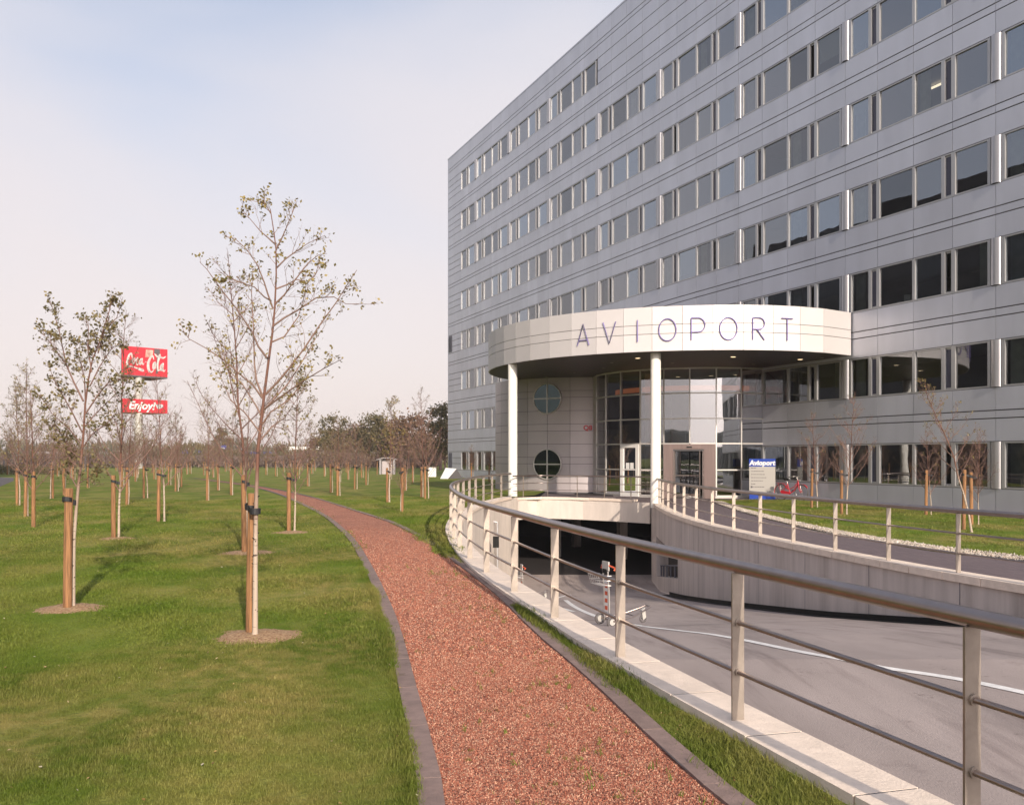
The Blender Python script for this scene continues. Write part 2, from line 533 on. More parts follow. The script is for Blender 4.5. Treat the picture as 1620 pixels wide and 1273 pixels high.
m = bpy.data.materials.new("grass_blade"); m.use_nodes = True
n, l = m.node_tree.nodes, m.node_tree.links
b = n["Principled BSDF"]; b.inputs["Roughness"].default_value = 0.6; b.inputs["Specular IOR Level"].default_value = 0.25
oi = n.new("ShaderNodeNewGeometry"); hs = n.new("ShaderNodeHueSaturation")
mr = n.new("ShaderNodeMapRange"); mr.inputs["To Min"].default_value = 0.65; mr.inputs["To Max"].default_value = 1.6
l.new(oi.outputs["Random Per Island"], mr.inputs["Value"]); l.new(mr.outputs[0], hs.inputs["Value"])
l.new(grass_colour(n, l, 0.95), hs.inputs["Color"]); l.new(hs.outputs[0], b.inputs["Base Color"])
tl = n.new("ShaderNodeBsdfTranslucent"); l.new(hs.outputs[0], tl.inputs[0])
mx = n.new("ShaderNodeMixShader"); mx.inputs[0].default_value = 0.3
l.new(b.outputs[0], mx.inputs[1]); l.new(tl.outputs[0], mx.inputs[2]); l.new(mx.outputs[0], n["Material Output"].inputs[0])
M["blade"] = m

m = bpy.data.materials.new("red_lava_gravel"); m.use_nodes = True
n, l = m.node_tree.nodes, m.node_tree.links
b = n["Principled BSDF"]; b.inputs["Roughness"].default_value = 0.9
g = n.new("ShaderNodeNewGeometry"); v = n.new("ShaderNodeTexVoronoi"); v.inputs["Scale"].default_value = 55
l.new(g.outputs["Position"], v.inputs["Vector"])
cr = n.new("ShaderNodeValToRGB"); e = cr.color_ramp.elements
e[0].position = 0.0; e[0].color = (0.13, 0.04, 0.024, 1); e[1].position = 1.0; e[1].color = (0.50, 0.245, 0.155, 1)
k = cr.color_ramp.elements.new(0.45); k.color = (0.315, 0.108, 0.062, 1)
sx = n.new("ShaderNodeSeparateColor"); l.new(v.outputs["Color"], sx.inputs[0]); l.new(sx.outputs[0], cr.inputs[0])
big = n.new("ShaderNodeTexNoise"); big.inputs["Scale"].default_value = 1.3; big.inputs["Detail"].default_value = 4
l.new(g.outputs["Position"], big.inputs["Vector"])
hs = n.new("ShaderNodeHueSaturation"); mr = n.new("ShaderNodeMapRange"); mr.inputs["To Min"].default_value = 0.75; mr.inputs["To Max"].default_value = 1.3
l.new(big.outputs["Fac"], mr.inputs["Value"]); l.new(mr.outputs[0], hs.inputs["Value"]); l.new(cr.outputs[0], hs.inputs["Color"]); l.new(hs.outputs[0], b.inputs["Base Color"])
bp = n.new("ShaderNodeBump"); bp.inputs["Strength"].default_value = 0.9; bp.inputs["Distance"].default_value = 0.012
l.new(v.outputs["Distance"], bp.inputs["Height"]); l.new(bp.outputs["Normal"], b.inputs["Normal"])
M["gravel"] = m


def chip_mat(name, cols, rough=0.9):
    m = bpy.data.materials.new(name); m.use_nodes = True
    n, l = m.node_tree.nodes, m.node_tree.links
    b = n["Principled BSDF"]; b.inputs["Roughness"].default_value = rough
    oi = n.new("ShaderNodeObjectInfo"); cr = n.new("ShaderNodeValToRGB"); e = cr.color_ramp.elements
    e[0].color = (*cols[0], 1); e[1].color = (*cols[-1], 1)
    for i, c in enumerate(cols[1:-1]):
        k = cr.color_ramp.elements.new((i + 1) / (len(cols) - 1)); k.color = (*c, 1)
    l.new(oi.outputs["Random"], cr.inputs[0]); l.new(cr.outputs[0], b.inputs["Base Color"])
    return m


M["chip"] = chip_mat("red_lava_chip", [(0.10, 0.032, 0.022), (0.265, 0.080, 0.048), (0.345, 0.118, 0.070), (0.42, 0.16, 0.098), (0.60, 0.37, 0.25), (0.18, 0.080, 0.062)])
M["pebble"] = chip_mat("river_pebble", [(0.25, 0.21, 0.17), (0.48, 0.42, 0.34), (0.36, 0.28, 0.22), (0.62, 0.57, 0.50), (0.18, 0.15, 0.14)])
M["pebblebed"] = pm("pebble_bed", (0.22, 0.18, 0.15), 0.95, var=(30, 0.4), bump=(60, 0.8), coord="World")
M["kerb"] = pm("dark_edging_concrete", (0.215, 0.15, 0.13), 0.85, var=(9, 0.18), bump=(70, 0.3), rnd=0.07, coord="World")
M["asphalt"] = pm("ramp_concrete", (0.32, 0.265, 0.245), 0.8, var=(0.55, 0.20), bump=(90, 0.3), coord="World", stretch=(1.4, .4, 1))
def stains(m, sc, lo, hi, dark):
    """irregular darker spots: oil, tyre rubber, damp"""
    n, l = m.node_tree.nodes, m.node_tree.links
    b = n["Principled BSDF"]; src = b.inputs["Base Color"].links[0].from_socket
    g = n.new("ShaderNodeNewGeometry"); last = src
    for s_, st, a_, c_ in sc:
        mp = n.new("ShaderNodeMapping"); mp.inputs["Scale"].default_value = st
        t = n.new("ShaderNodeTexNoise"); t.inputs["Scale"].default_value = s_; t.inputs["Detail"].default_value = 7; t.inputs["Roughness"].default_value = .65
        r = n.new("ShaderNodeMapRange"); r.inputs["From Min"].default_value = a_; r.inputs["From Max"].default_value = c_
        mx = n.new("ShaderNodeMix"); mx.data_type = 'RGBA'; mx.blend_type = 'MULTIPLY'; mx.inputs["B"].default_value = (*dark, 1)
        l.new(g.outputs["Position"], mp.inputs["Vector"]); l.new(mp.outputs[0], t.inputs["Vector"]); l.new(t.outputs["Fac"], r.inputs["Value"])
        l.new(r.outputs[0], mx.inputs["Factor"]); l.new(last, mx.inputs["A"]); last = mx.outputs["Result"]
    l.new(last, b.inputs["Base Color"])
stains(M["asphalt"], ((1.1, (1, 1, 1), .60, .72), (1.6, (1.8, .16, 1), .54, .70), (6.0, (1, 1, 1), .64, .70)), 0, 0, (.66, .64, .64))
stains(M["concrete"], ((1.3, (2.2, 2.2, .12), .52, .72),), 0, 0, (.72, .70, .68))
stains(M["kerb"], ((5.0, (1, 1, 1), .58, .70),), 0, 0, (.62, .62, .55))
M["soil"] = pm("dry_soil_mulch", (0.36, 0.165, 0.08), 0.95, var=(38, 0.45), bump=(80, 1.0), col2=(0.52, 0.36, 0.20), coord="World")
M["road"] = pm("road_asphalt", (0.10, 0.09, 0.095), 0.9, var=(2, 0.15), coord="World")

m = pm("dark_brick_paving", (0.125, 0.10, 0.105), 0.8, coord="World")
n, l = m.node_tree.nodes, m.node_tree.links
b = n["Principled BSDF"]
g = n.new("ShaderNodeNewGeometry"); mp = n.new("ShaderNodeMapping"); mp.inputs["Rotation"].default_value = (0, 0, 1.18)
bt = n.new("ShaderNodeTexBrick"); bt.inputs["Scale"].default_value = 1.0
bt.inputs["Brick Width"].default_value = 0.21; bt.inputs["Row Height"].default_value = 0.07; bt.inputs["Mortar Size"].default_value = 0.004
bt.inputs["Color1"].default_value = (0.16, 0.12, 0.125, 1); bt.inputs["Color2"].default_value = (0.12, 0.09, 0.10, 1); bt.inputs["Mortar"].default_value = (0.06, 0.05, 0.05, 1)
l.new(g.outputs["Position"], mp.inputs["Vector"]); l.new(mp.outputs[0], bt.inputs["Vector"]); l.new(bt.outputs["Color"], b.inputs["Base Color"])
bp = n.new("ShaderNodeBump"); bp.inputs["Strength"].default_value = 0.5; bp.inputs["Distance"].default_value = 0.006; bp.invert = True
l.new(bt.outputs["Fac"], bp.inputs["Height"]); l.new(bp.outputs[0], b.inputs["Normal"])
M["paving"] = m

# ------------------------------------------------------------------ ground sheets
hole = [(p.x, p.y) for p in L_OUT] + [(1.05, 43.1), (1.7, 48.4), (6.0, 58.5)]
hole += [tuple(fac(t, 2.0).xy) for t in (36, 50, 70, 90)] + [(34, -9.0)]
m_ = MB()
outer = [(-1500, -900), (1500, -900), (1500, 2200), (-1500, 2200)]
loops = [[Vector((x, y, 0)) for x, y in outer], [Vector((x, y, 0)) for x, y in reversed(hole)]]
tri = tessellate_polygon(loops)
allp = outer + list(reversed(hole))
fs = []
for t in tri:
    a, b_, c = (Vector(allp[i]) for i in t)
    fs.append(tuple(t) if (b_ - a).cross(c - a) > 0 else tuple(reversed(t)))
m_.add([(x, y, LAWN) for x, y in allp], fs)
tag(m_.build("lawn", M["lawn"]), kind="structure")

# gravel path: a sheet 4 mm over the lawn, edged by kerb boards set flush
def resample(poly, ys):
    tab = xt(poly)
    return [Vector((interp(tab, y), y, 0)) for y in ys]
ys = [-9 + 0.5 * i for i in range(60)] + [21 + 1.0 * i for i in range(55)]
m_ = MB()
ribbon(m_, resample(PL_S, ys), resample(PR_S, ys), LAWN + 0.004)
path = tag(m_.build("gravel_path", M["gravel"]), kind="structure")


def edging(poly, w0, w1, z0, z1, step, parent, mat, name, gap=0.012, jit=0.0, seed=1, ymax=1e9, ymin=-1e9):
    """separate blocks laid end to end along poly, w0..w1 to its left"""
    rng = random.Random(seed)
    pts = walk(poly, step)
    made = []
    for (p, t), (q, u) in zip(pts[:-1], pts[1:]):
        if p.y > ymax or p.y < ymin: continue
        d = (q - p).normalized()
        n1, n2 = Vector((-t.y, t.x, 0)), Vector((-u.y, u.x, 0))
        j = rng.uniform(-jit, jit)
        a, b_ = p + d * gap / 2, q - d * gap / 2
        vs = []
        for z in (z0, z1 + j):
            vs += [a + n1 * w0, b_ + n2 * w0, b_ + n2 * w1, a + n1 * w1]
        o = sum(vs[:4], Vector()) / 4
        z_of = lambda i: z0 if i < 4 else z1 + j
        mb = MB().add([(v.x, v.y, z_of(i)) for i, v in enumerate(vs)],
                      [(0, 3, 2, 1), (4, 5, 6, 7), (0, 1, 5, 4), (1, 2, 6, 5), (2, 3, 7, 6), (3, 0, 4, 7)])
        me_o = mb.build(name, mat, parent)
        made.append(me_o)
    return made


edging(PL_S, -0.03, 0.10, LAWN - 0.1, LAWN + 0.022, 1.0, path, M["kerb"], "kerb_board", 0.009, 0.0008, 3, 40)
edging(PR_S, -0.10, 0.03, LAWN - 0.1, LAWN + 0.022, 1.0, path, M["kerb"], "kerb_board", 0.009, 0.0008, 4, 40)
for S, w0, w1 in ((PL_S, -0.02, 0.09), (PR_S, -0.09, 0.02)):
    m_ = MB(); ribbon(m_, offset(S, w1), offset(S, w0), LAWN + 0.0195); m_.build("kerb_bed", M["joint"], path)
for S, w0, w1 in ((PL_S, -0.03, 0.10), (PR_S, -0.10, 0.03)):
    far = [p for p in S if p.y > 40]
    m_ = MB(); ribbon(m_, offset(far, w1), offset(far, w0), LAWN + 0.018); m_.build("kerb_board", M["kerb"], path)

# ramp
ys = [-9 + 0.75 * i for i in range(66)]
ys = [y for y in ys if y < 38.4] + [38.4]
m_ = MB()
A = [Vector((interp(X_LIN, y) - 0.04, y, 0)) for y in ys]
B = [Vector((interp(X_RIN, y) + 0.04, y, 0)) for y in ys]
zr = lambda p: interp(RAMP_Z, p.y)
NC = 8
for c in range(NC):
    ribbon(m_, [a.lerp(b_, c / NC) for a, b_ in zip(A, B)], [a.lerp(b_, (c + 1) / NC) for a, b_ in zip(A, B)], zr)
m_.add([(A[-1].x - 3, 38.4, -3.1), (B[-1].x + 4, 38.4, -3.1), (9, 40.2, -3.1), (-6, 40.2, -3.1)], [(0, 1, 2, 3)])
ramp = tag(m_.build("garage_ramp", M["asphalt"]), kind="structure")
# white line along the ramp, 4 mm proud
line = spline([(5.6, 3.6), (4.1, 7.6), (3.15, 8.95), (2.69, 11.2), (2.25, 13.0), (1.93, 14.6), (1.62, 18.0), (1.48, 22.0), (1.50, 26.6)], 8)
m_ = MB(); ribbon(m_, offset(line, 0.062), offset(line, -0.062), lambda p: zr(p) + 0.006)
st = spline([(1.30, 20.0), (1.0, 23.5), (1.25, 27.5), (1.9, 31.0)], 6)
ribbon(m_, offset(st, 0.05), offset(st, -0.05), lambda p: zr(p) + 0.007)
m_.build("road_marking", M["markpaint"], ramp)
# asphalt yard behind the viewpoint, where the ramp comes up to street level
m_ = MB().prism([(-60, -40), (60, -40), (60, -9.0), (34, -9.0), (8.8, -9.0), (-60, -9.0)], LAWN - 0.3, LAWN + 0.004)
tag(m_.build("road", M["road"]), kind="structure")
m_ = MB().prism([(15.3, -9), (34, -9), (33, 5), (22, 5), (10, 5.0)], -0.2, 0.02)
tag(m_.build("forecourt", M["road"]), kind="structure")

# shadow of a railing bar, laid across the ramp as a thin dark strip
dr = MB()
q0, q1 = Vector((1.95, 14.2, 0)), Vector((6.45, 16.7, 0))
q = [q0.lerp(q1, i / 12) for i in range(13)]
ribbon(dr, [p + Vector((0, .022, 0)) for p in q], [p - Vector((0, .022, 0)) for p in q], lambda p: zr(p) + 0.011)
dr.build("rail_shadow_strip", M["joint"], ramp)
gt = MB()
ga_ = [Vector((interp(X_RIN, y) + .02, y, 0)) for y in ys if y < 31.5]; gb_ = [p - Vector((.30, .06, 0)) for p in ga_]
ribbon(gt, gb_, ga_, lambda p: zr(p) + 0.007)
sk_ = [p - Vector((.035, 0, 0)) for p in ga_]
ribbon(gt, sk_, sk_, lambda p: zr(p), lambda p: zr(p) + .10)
gt.build("wall_foot_strip", M["black"], ramp)  # dark strip and low upstand along the foot of the right wall

# retaining walls of the ramp
m_ = MB()
LW = [p for p in offset(L_S, -0.21)] + [Vector((0.27, 41.3, 0))]
ribbon(m_, LW, LW, Z_L - 0.1, -3.4)
wl_ = offset(L_S, 0.10) + [Vector((-0.1, 41.6, 0))]
ribbon(m_, wl_, wl_, -3.4, Z_L - 0.1)
ret_l = empty("retaining_wall", (0, 12, 0))
tag(ret_l, "low curved retaining wall with pale stone coping beside the gravel path", "wall", "retaining walls of the ramp")
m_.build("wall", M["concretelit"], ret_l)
m_ = MB(); ribbon(m_, offset(L_S, 0.12), offset(L_S, -0.24), Z_L - 0.0025); m_.build("slab_bed", M["joint"], ret_l)
edging(L_S, -0.25, 0.13, Z_L - 0.10, Z_L, 1.02, ret_l, M["coping"], "coping_slab", 0.018, 0.0007, 9)
# outer half-shoulder: darker strip of the slabs is the shade of the rail itself (no paint needed)

m_ = MB()
RW = offset(R_S, 0.12)
# wall face with a window-like slot near the garage mouth
s0, s1 = 35.9, 29.4                     # slot between these depths
ztop = Z_R - 0.12
full = [p for p in RW if p.y <= s1] ; mid = [p for p in RW if s1 <= p.y <= s0]; fin = [p for p in RW if p.y >= s0]
cut1 = Vector((interp(xt(RW), s1), s1, 0)); cut0 = Vector((interp(xt(RW), s0), s0, 0))
full = full + [cut1]; mid = [cut1] + [p for p in mid if s1 + .01 < p.y < s0 - .01] + [cut0]; fin = [cut0] + [p for p in fin if p.y > s0 + .01]
ribbon(m_, full, full, -3.4, ztop)
ribbon(m_, fin, fin, -3.4, ztop)
zs0, zs1 = (lambda p: -2.50 + (34.8 - p.y) * .113), -1.12
ribbon(m_, mid, mid, -3.4, zs0)
ribbon(m_, mid, mid, zs1, ztop)
back = [p + Vector((0.45, 0, 0)) for p in mid]
ribbon(m_, mid, back, zs0)
ribbon(m_, back, mid, zs1)
ribbon(m_, [mid[0], back[0]], [mid[0], back[0]], zs0, zs1)
ribbon(m_, [back[-1], mid[-1]], [back[-1], mid[-1]], zs0, zs1)
jb = fin[-1]
ribbon(m_, [jb, jb + Vector((0.5, 0.1, 0))], [jb, jb + Vector((0.5, 0.1, 0))], -3.4, ztop)
ret_r = empty("retaining_wall", (6.5, 18, 0))
tag(ret_r, "tall streaked concrete wall along the far side of the ramp under the curved walkway", "wall", "retaining walls of the ramp")
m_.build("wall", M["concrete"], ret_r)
m_ = MB(); ribbon(m_, back, back, zs0, zs1); m_.build("slot_back", M["roomdark"], ret_r)
m_ = MB()
fr_ = [p + Vector((0.16, 0, 0)) for p in mid]
m_.tube([(p.x, p.y, zs0(p) + .40) for p in fr_], 0.03, 6)
for p, t in walk(fr_, 1.15, 0.5):
    m_.box(-0.02, 0.02, -0.05, 0.05, zs0(p), zs0(p) + .40, 0, 0, (p.x, p.y, 0))
m_.build("slot_rail", M["louvre"], ret_r)
rwp = walk(offset(RW, 0.004), 2.4, 1.1)
for p, t in rwp:
    if 9.0 < p.y < 28.8:
        n_ = Vector((-t.y, t.x, 0))
        MB().add([p - t * .007 + Vector((0, 0, -3.3)), p + t * .007 + Vector((0, 0, -3.3)), p + t * .007 + Vector((0, 0, ztop - .01)), p - t * .007 + Vector((0, 0, ztop - .01))], [(0, 1, 2, 3)]).build("formwork_joint", M["louvre"], ret_r)
for zz in (-0.62, -1.0):
    q = Vector((interp(xt(RW), 15.25), 15.25, 0))
    MB().box(-0.03, 0.02, -0.14, 0.14, -0.05, 0.05, 0, 0.2, (q.x, q.y, zz)).build("drain_outlet", M["black"], ret_r)
m_ = MB(); ribbon(m_, offset(R_S, 0.15), offset(R_S, -0.19), Z_R - 0.0025); m_.build("slab_bed", M["joint"], ret_r)
edging(R_S, -0.20, 0.17, Z_R - 0.12, Z_R, 0.82, ret_r, M["coping"], "coping_block", 0.018, 0.0007, 12)

# beam and coping over the garage mouth
bp_ = [Vector((0.27, 41.3, 0)), Vector((0.72, 41.95, 0)), Vector((1.15, 42.4, 0)), Vector((2.1, 41.95, 0)), Vector((3.1, 41.4, 0)), Vector((4.3, 40.35, 0)), Vector((5.66, 38.95, 0))]
beam = empty("garage_lintel", (3.1, 41.4, -0.4))
tag(beam, "pale concrete beam over the dark garage opening below the entrance", "beam")
m_ = MB()
bk = [p + Vector((0.25, 0.4, 0)) for p in bp_]
ribbon(m_, bp_, bp_, -0.85, Z_FAR - 0.1)
ribbon(m_, bk, bp_, -0.85)
ribbon(m_, bk, bk, Z_FAR - 0.1, -0.85)
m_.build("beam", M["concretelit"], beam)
cop = [Vector((-0.05, 40.75, 0))] + bp_
edging(cop, 0.04 - 0.08, 0.34, Z_FAR - 0.10, Z_FAR, 1.15, beam, M["coping"], "coping_slab", 0.012, 0.002, 15)
for o in [o for o in beam.children if o.name.startswith("coping")]:
    pass

# garage inside
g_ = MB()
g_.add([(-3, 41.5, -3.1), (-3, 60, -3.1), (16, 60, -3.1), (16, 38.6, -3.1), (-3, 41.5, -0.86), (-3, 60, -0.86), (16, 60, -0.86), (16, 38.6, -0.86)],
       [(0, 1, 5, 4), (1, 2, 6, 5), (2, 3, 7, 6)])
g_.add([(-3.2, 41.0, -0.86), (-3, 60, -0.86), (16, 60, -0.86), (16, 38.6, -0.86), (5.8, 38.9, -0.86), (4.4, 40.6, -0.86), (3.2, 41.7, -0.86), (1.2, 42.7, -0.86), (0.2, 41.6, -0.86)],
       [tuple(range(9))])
g_.add([(-6, 40.2, -3.1), (9, 40.2, -3.1), (16, 60, -3.1), (-6, 60, -3.1)], [(0, 1, 2, 3)])  # near-black inner floor: the garage's shade put into the colour
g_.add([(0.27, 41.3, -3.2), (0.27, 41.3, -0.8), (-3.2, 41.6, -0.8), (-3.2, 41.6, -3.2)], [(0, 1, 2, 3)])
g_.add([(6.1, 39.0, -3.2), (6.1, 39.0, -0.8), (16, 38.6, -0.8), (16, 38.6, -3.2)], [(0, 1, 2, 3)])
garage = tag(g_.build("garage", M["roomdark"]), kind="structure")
for gx, gy in ((2.2, 47.5), (5.4, 46.5), (3.6, 53.0), (7.6, 50.0)):
    MB().box(-0.2, 0.2, -0.2, 0.2, -3.1, -0.86, 0, 0.3, (gx, gy, 0)).build("garage_column", M["concrete"], garage)

# deck in front of the lobby and curved walkway on the right
PEB_O = [(14.3, 5), (12.4, 8.6), (11.0, 11.4), (9.8, 14.3), (8.95, 16.7), (8.30, 18.4), (7.98, 20.2), (7.72, 22.3), (7.63, 24.5), (7.62, 28.3), (7.75, 32), (8.0, 36), (8.35, 39.6)]
PEB_I = [(14.8, 5.5), (12.95, 9.0), (11.55, 11.9), (10.35, 14.7), (9.45, 17.2), (8.80, 18.9), (8.45, 20.6), (8.16, 22.5), (8.04, 24.6), (8.02, 28.3), (8.12, 32), (8.35, 36), (8.70, 39.4)]
PO, PI = spline(PEB_O, 5), spline(PEB_I, 5)
dk = [(1.05, 42.75), (1.7, 48.4), (3.0, 56.0), (11.0, 56.0)] + [tuple(fac(t, 1.2).xy) for t in (42, 48.2)]
dk += [tuple(fac(48.2, -0.55).xy), tuple(fac(48.2, -1.9).xy)] + [(p.x, p.y) for p in reversed(PO)]
dk += [(p.x, p.y) for p in offset(R_S, -0.19) if 5.2 < p.y < 38.4] + [(5.9, 39.2), (4.45, 40.55), (3.25, 41.6), (1.2, 42.65)]
m_ = MB().prism(dk, -0.10, 0.02)
tag(m_.build("walkway", M["paving"]), kind="structure")
m_ = MB(); ribbon(m_, PO, PI, 0.035)
fp = [fac(t, -0.02) for t in (48.25, 60, 75, 83)]
fq = [fac(t, -0.42) for t in (48.25, 60, 75, 83)]
ribbon(m_, fq, fp, 0.036)
tag(m_.build("pebble_strip", M["pebblebed"]), kind="structure")
rl = [(p.x, p.y) for p in PI] + [tuple(fac(t, -0.42).xy) for t in (48.25, 60, 75, 83)]
m_ = MB().prism(rl, -0.15, 0.03)
tag(m_.build("lawn", M["lawn"]), kind="structure")

# ------------------------------------------------------------------ railings
def railing(poly, zb, start, step, label, name="railing", hr=0.043, ph=0.92, pw=0.082, pt=0.014, mid=(0.30, 0.61), rot_posts=0.0):
    root = empty(name, (poly[0].x, poly[0].y, zb))
    tag(root, label, "railing", "steel railings round the ramp")
    top = zb + ph + hr * 0.9
    MB().tube([(p.x, p.y, top) for p in poly], hr, 12).build("handrail", M["steel"], root)
    for h in mid:
        MB().tube([(p.x, p.y, zb + h) for p in poly], 0.0155, 8).build("mid_rail", M["steel"], root)
    for p, t in walk(poly, step, start):
        ang = math.atan2(t.y, t.x) + rot_posts
        mb = MB()
        # flat bar standing across the rail, slightly tapered foot, with a thin base collar
        c, s = math.cos(ang), math.sin(ang)
        def P(a, b_, z): return (p.x + a * c - b_ * s, p.y + a * s + b_ * c, z)
        h = pt / 2; w = pw / 2
        vs = [P(-h, -w, zb), P(h, -w, zb), P(h, w, zb), P(-h, w, zb), P(-h, -w, zb + ph), P(h, -w, zb + ph), P(h, w, zb + ph), P(-h, w, zb + ph)]
        mb.add(vs, [(0, 3, 2, 1), (4, 5, 6, 7), (0, 1, 5, 4), (1, 2, 6, 5), (2, 3, 7, 6), (3, 0, 4, 7)])
        for hh in mid:
            mb.tube([P(-0.020, 0, zb + hh), P(0.020, 0, zb + hh)], 0.026, 8)
        mb.build("post", M["post"], root)
    return root


# phase so that posts stand where they do in the photograph
def phase(poly, target, step):
    acc, best, bd = 0.0, 0.0, 1e9
    for a, b_ in zip(poly[:-1], poly[1:]):
        d = (a - Vector((*target, 0))).length
        if d < bd: bd, best = d, acc
        acc += (b_ - a).length
    return best % step


railing(L_S, Z_L, phase(L_S, (1.414, 5.94), 1.965), 1.965, "long curved steel railing on the low coping beside the red gravel path")
railing(R_S, Z_R, phase(R_S, (5.52, 23.5), 1.80), 1.80, "curved steel railing on the far wall of the ramp in front of the bicycle")
fr = [Vector((0.02, 40.9, 0)), Vector((0.6, 41.85, 0)), Vector((1.25, 42.4, 0)), Vector((2.0, 42.15, 0)), Vector((3.13, 41.55, 0)), Vector((4.45, 40.4, 0)), Vector((5.75, 39.1, 0))]
fr = [p + Vector((0.02, 0.12, 0)) for p in spline([(p.x, p.y) for p in fr], 3)]
railing(fr, Z_FAR, 0.9, 1.42, "thin steel railing over the garage opening between the two white columns", hr=0.03, pw=0.05)
# ------------------------------------------------------------------ office building
ROT = math.atan2(E_.y, E_.x)
office = empty("office_building", tuple(PC), ROT)
tag(office, "long eight storey office block clad in grey aluminium panels with ribbon windows", "office building")
HEAD, SILL, FL, TOP = 2.395, 0.81, 3.432, 28.45
NB = 9                      # whole bays
T_END = T0 + BAY * NB
colT = [0.0, 1.75] + [T0 - BAY / 2] + [T0 - BAY / 4] + [T0 + BAY / 4 * i for i in range(4 * NB + 1)]
TOPWIN_END = T0 + 3 * BAY


def in_lobby(t0, t1, z0):
    return z0 < 5.9 and t0 > 34.0 and t1 < 44.0


# panels: collect all, then the 300 that show largest become objects of their own
pan = []
def strip(z0, z1, keep=lambda a, b: True):
    for a, b_ in zip(colT[:-1], colT[1:]):
        if keep(a, b_) and not in_lobby(a, b_, z0):
            pan.append((a, b_, z0, z1))
strip(-0.2, SILL)
for i in range(8):
    h = HEAD + FL * i
    nx = SILL + FL * (i + 1) if i < 7 else TOP
    strip(h, h + 0.79); strip(h + 0.79, h + 1.06); strip(h + 1.06, nx)
    s = SILL + FL * i
    for a, b_ in ((s, s + 0.54), (s + 0.54, s + 1.05), (s + 1.05, h)):
        strip(a, b_, lambda p, q: q < T0 - BAY / 2 + 0.1)
    if i == 7:
        strip(s, s + 0.79, lambda p, q: p > TOPWIN_END - 0.1); strip(s + 0.79, h, lambda p, q: p > TOPWIN_END - 0.1)
louv = [(0.25, 1.2, SILL + 0.05 + 0 * FL, HEAD - 0.1), (0.25, 1.2, SILL + FL * 3 + 0.1, HEAD + FL * 3 - 0.05)]


def shown(p):
    a, b_, z0, z1 = p
    c = fac((a + b_) / 2, 0, (z0 + z1) / 2)
    if c.y < 8: return 0
    px, py = 810 + F * c.x / c.y, 724 - F * (c.z - EYE) / c.y
    if not (-20 < px < 1660 and -40 < py < 1290): return 0
    if 945 < px < 1330 and 495 < py: return 0.01
    return (b_ - a) * (z1 - z0) / c.y ** 2 * (px - 184)
pan.sort(key=shown, reverse=True)
pm_cache = {}
for a, b_, z0, z1 in pan[:296]:
    w, h = round(b_ - a, 3), round(z1 - z0, 3)
    if (w, h) not in pm_cache:
        g = 0.009; gz = 0.02
        mb = MB().box(g, w - g, -0.03, 0.0, gz, h - gz, skip=(4,))
        pm_cache[(w, h)] = mb.mesh("panel", M["panel"])
    put("panel", pm_cache[(w, h)], office, (a, 0, z0), (random.Random(int(a * 97 + z0 * 31)).uniform(-.0012, .0012), 0, random.Random(int(a * 7 + z0 * 131)).uniform(-.0016, .0016)))
mb = MB()
for a, b_, z0, z1 in pan[296:]:
    mb.box(a + 0.009, b_ - 0.009, -0.03, 0.0, z0 + 0.02, z1 - 0.02, skip=(4,))
mb.build("panel", M["panel"], office, local=True, kind="stuff")

# dark backing behind the joints, floors, rooms
def runs(z0):
    return [(0, T_END)] if z0 > 5.9 else [(0, 33.9), (44.1, T_END)]
mb = MB()
for i in range(-1, 8):
    z0 = -0.25 if i < 0 else HEAD + FL * i
    z1 = SILL if i < 0 else (SILL + FL * (i + 1) if i < 7 else TOP - 0.02)
    for a, b_ in runs(z0): mb.box(a + .02, b_, 0.004, 0.30, z0, z1)
for i in range(8):
    s = SILL + FL * i
    mb.box(0.02, T0 - BAY / 2 - .01, 0.004, 0.30, s, s + HEAD - SILL)
mb.box(TOPWIN_END + .01, T_END, 0.004, 0.3, SILL + FL * 7, HEAD + FL * 7)
mb.build("backing_wall", M["joint"], office, local=True)
mb = MB()
for i in range(0, 9):
    z0 = -0.25 if i == 0 else HEAD + FL * (i - 1) + 0.25
    z1 = SILL + FL * i - 0.75 if i else 0.05
    for a, b_ in runs(z0): mb.box(a + .05, b_ - .05, 0.302, 7.0, z0, z1)
mb.build("floor_slab", M["room"], office, local=True)
mb = MB()
for a, b_ in runs(0): mb.box(a + .05, b_ - .05, 5.2, 5.3, 0.05, 6.0)
mb.box(0.05, T_END - .05, 5.2, 5.3, 6.5, TOP - 1.2)
for k in range(-1, NB + 1, 2):
    for i in range(8):
        t = T0 + BAY * k if k >= 0 else 0.1
        if in_lobby(t - .1, t + .1, FL * i): continue
        mb.box(t - 0.05, t + 0.05, 0.35, 5.2, FL * i + 0.06, FL * i + HEAD + 0.24)
mb.build("inner_wall", M["room"], office, local=True)
mb = MB().box(0, 0.25, 0.31, 17.5, -0.25, TOP - .05).box(0, T_END, 17.5, 17.75, -0.25, TOP - .05).box(T_END - 0.25, T_END - .01, 0.31, 17.5, -0.25, TOP - .05)
mb.build("outer_wall", M["panel"], office, local=True)
MB().box(0.0, T_END, 0.0, 17.75, TOP + .003, TOP + 0.06).build("roof", M["joint"], office, local=True)
MB().box(-0.015, T_END, -0.045, 0.12, TOP - .01, TOP + 0.09).build("roof_edge", M["panel"], office, local=True)
for a, b_, z0, z1 in louv:
    mb = MB().box(a, b_, -0.05, -0.031, z0, z1)
    for k in range(int((z1 - z0) / 0.12)):
        mb.obox(((a + b_) / 2, -0.06, z0 + 0.08 + 0.12 * k), ((b_ - a) / 2 - .03, 0, 0), (0, 0.02, 0.018), (0, 0.003, -0.004))
    mb.build("louvre", M["louvre"], office, local=True)

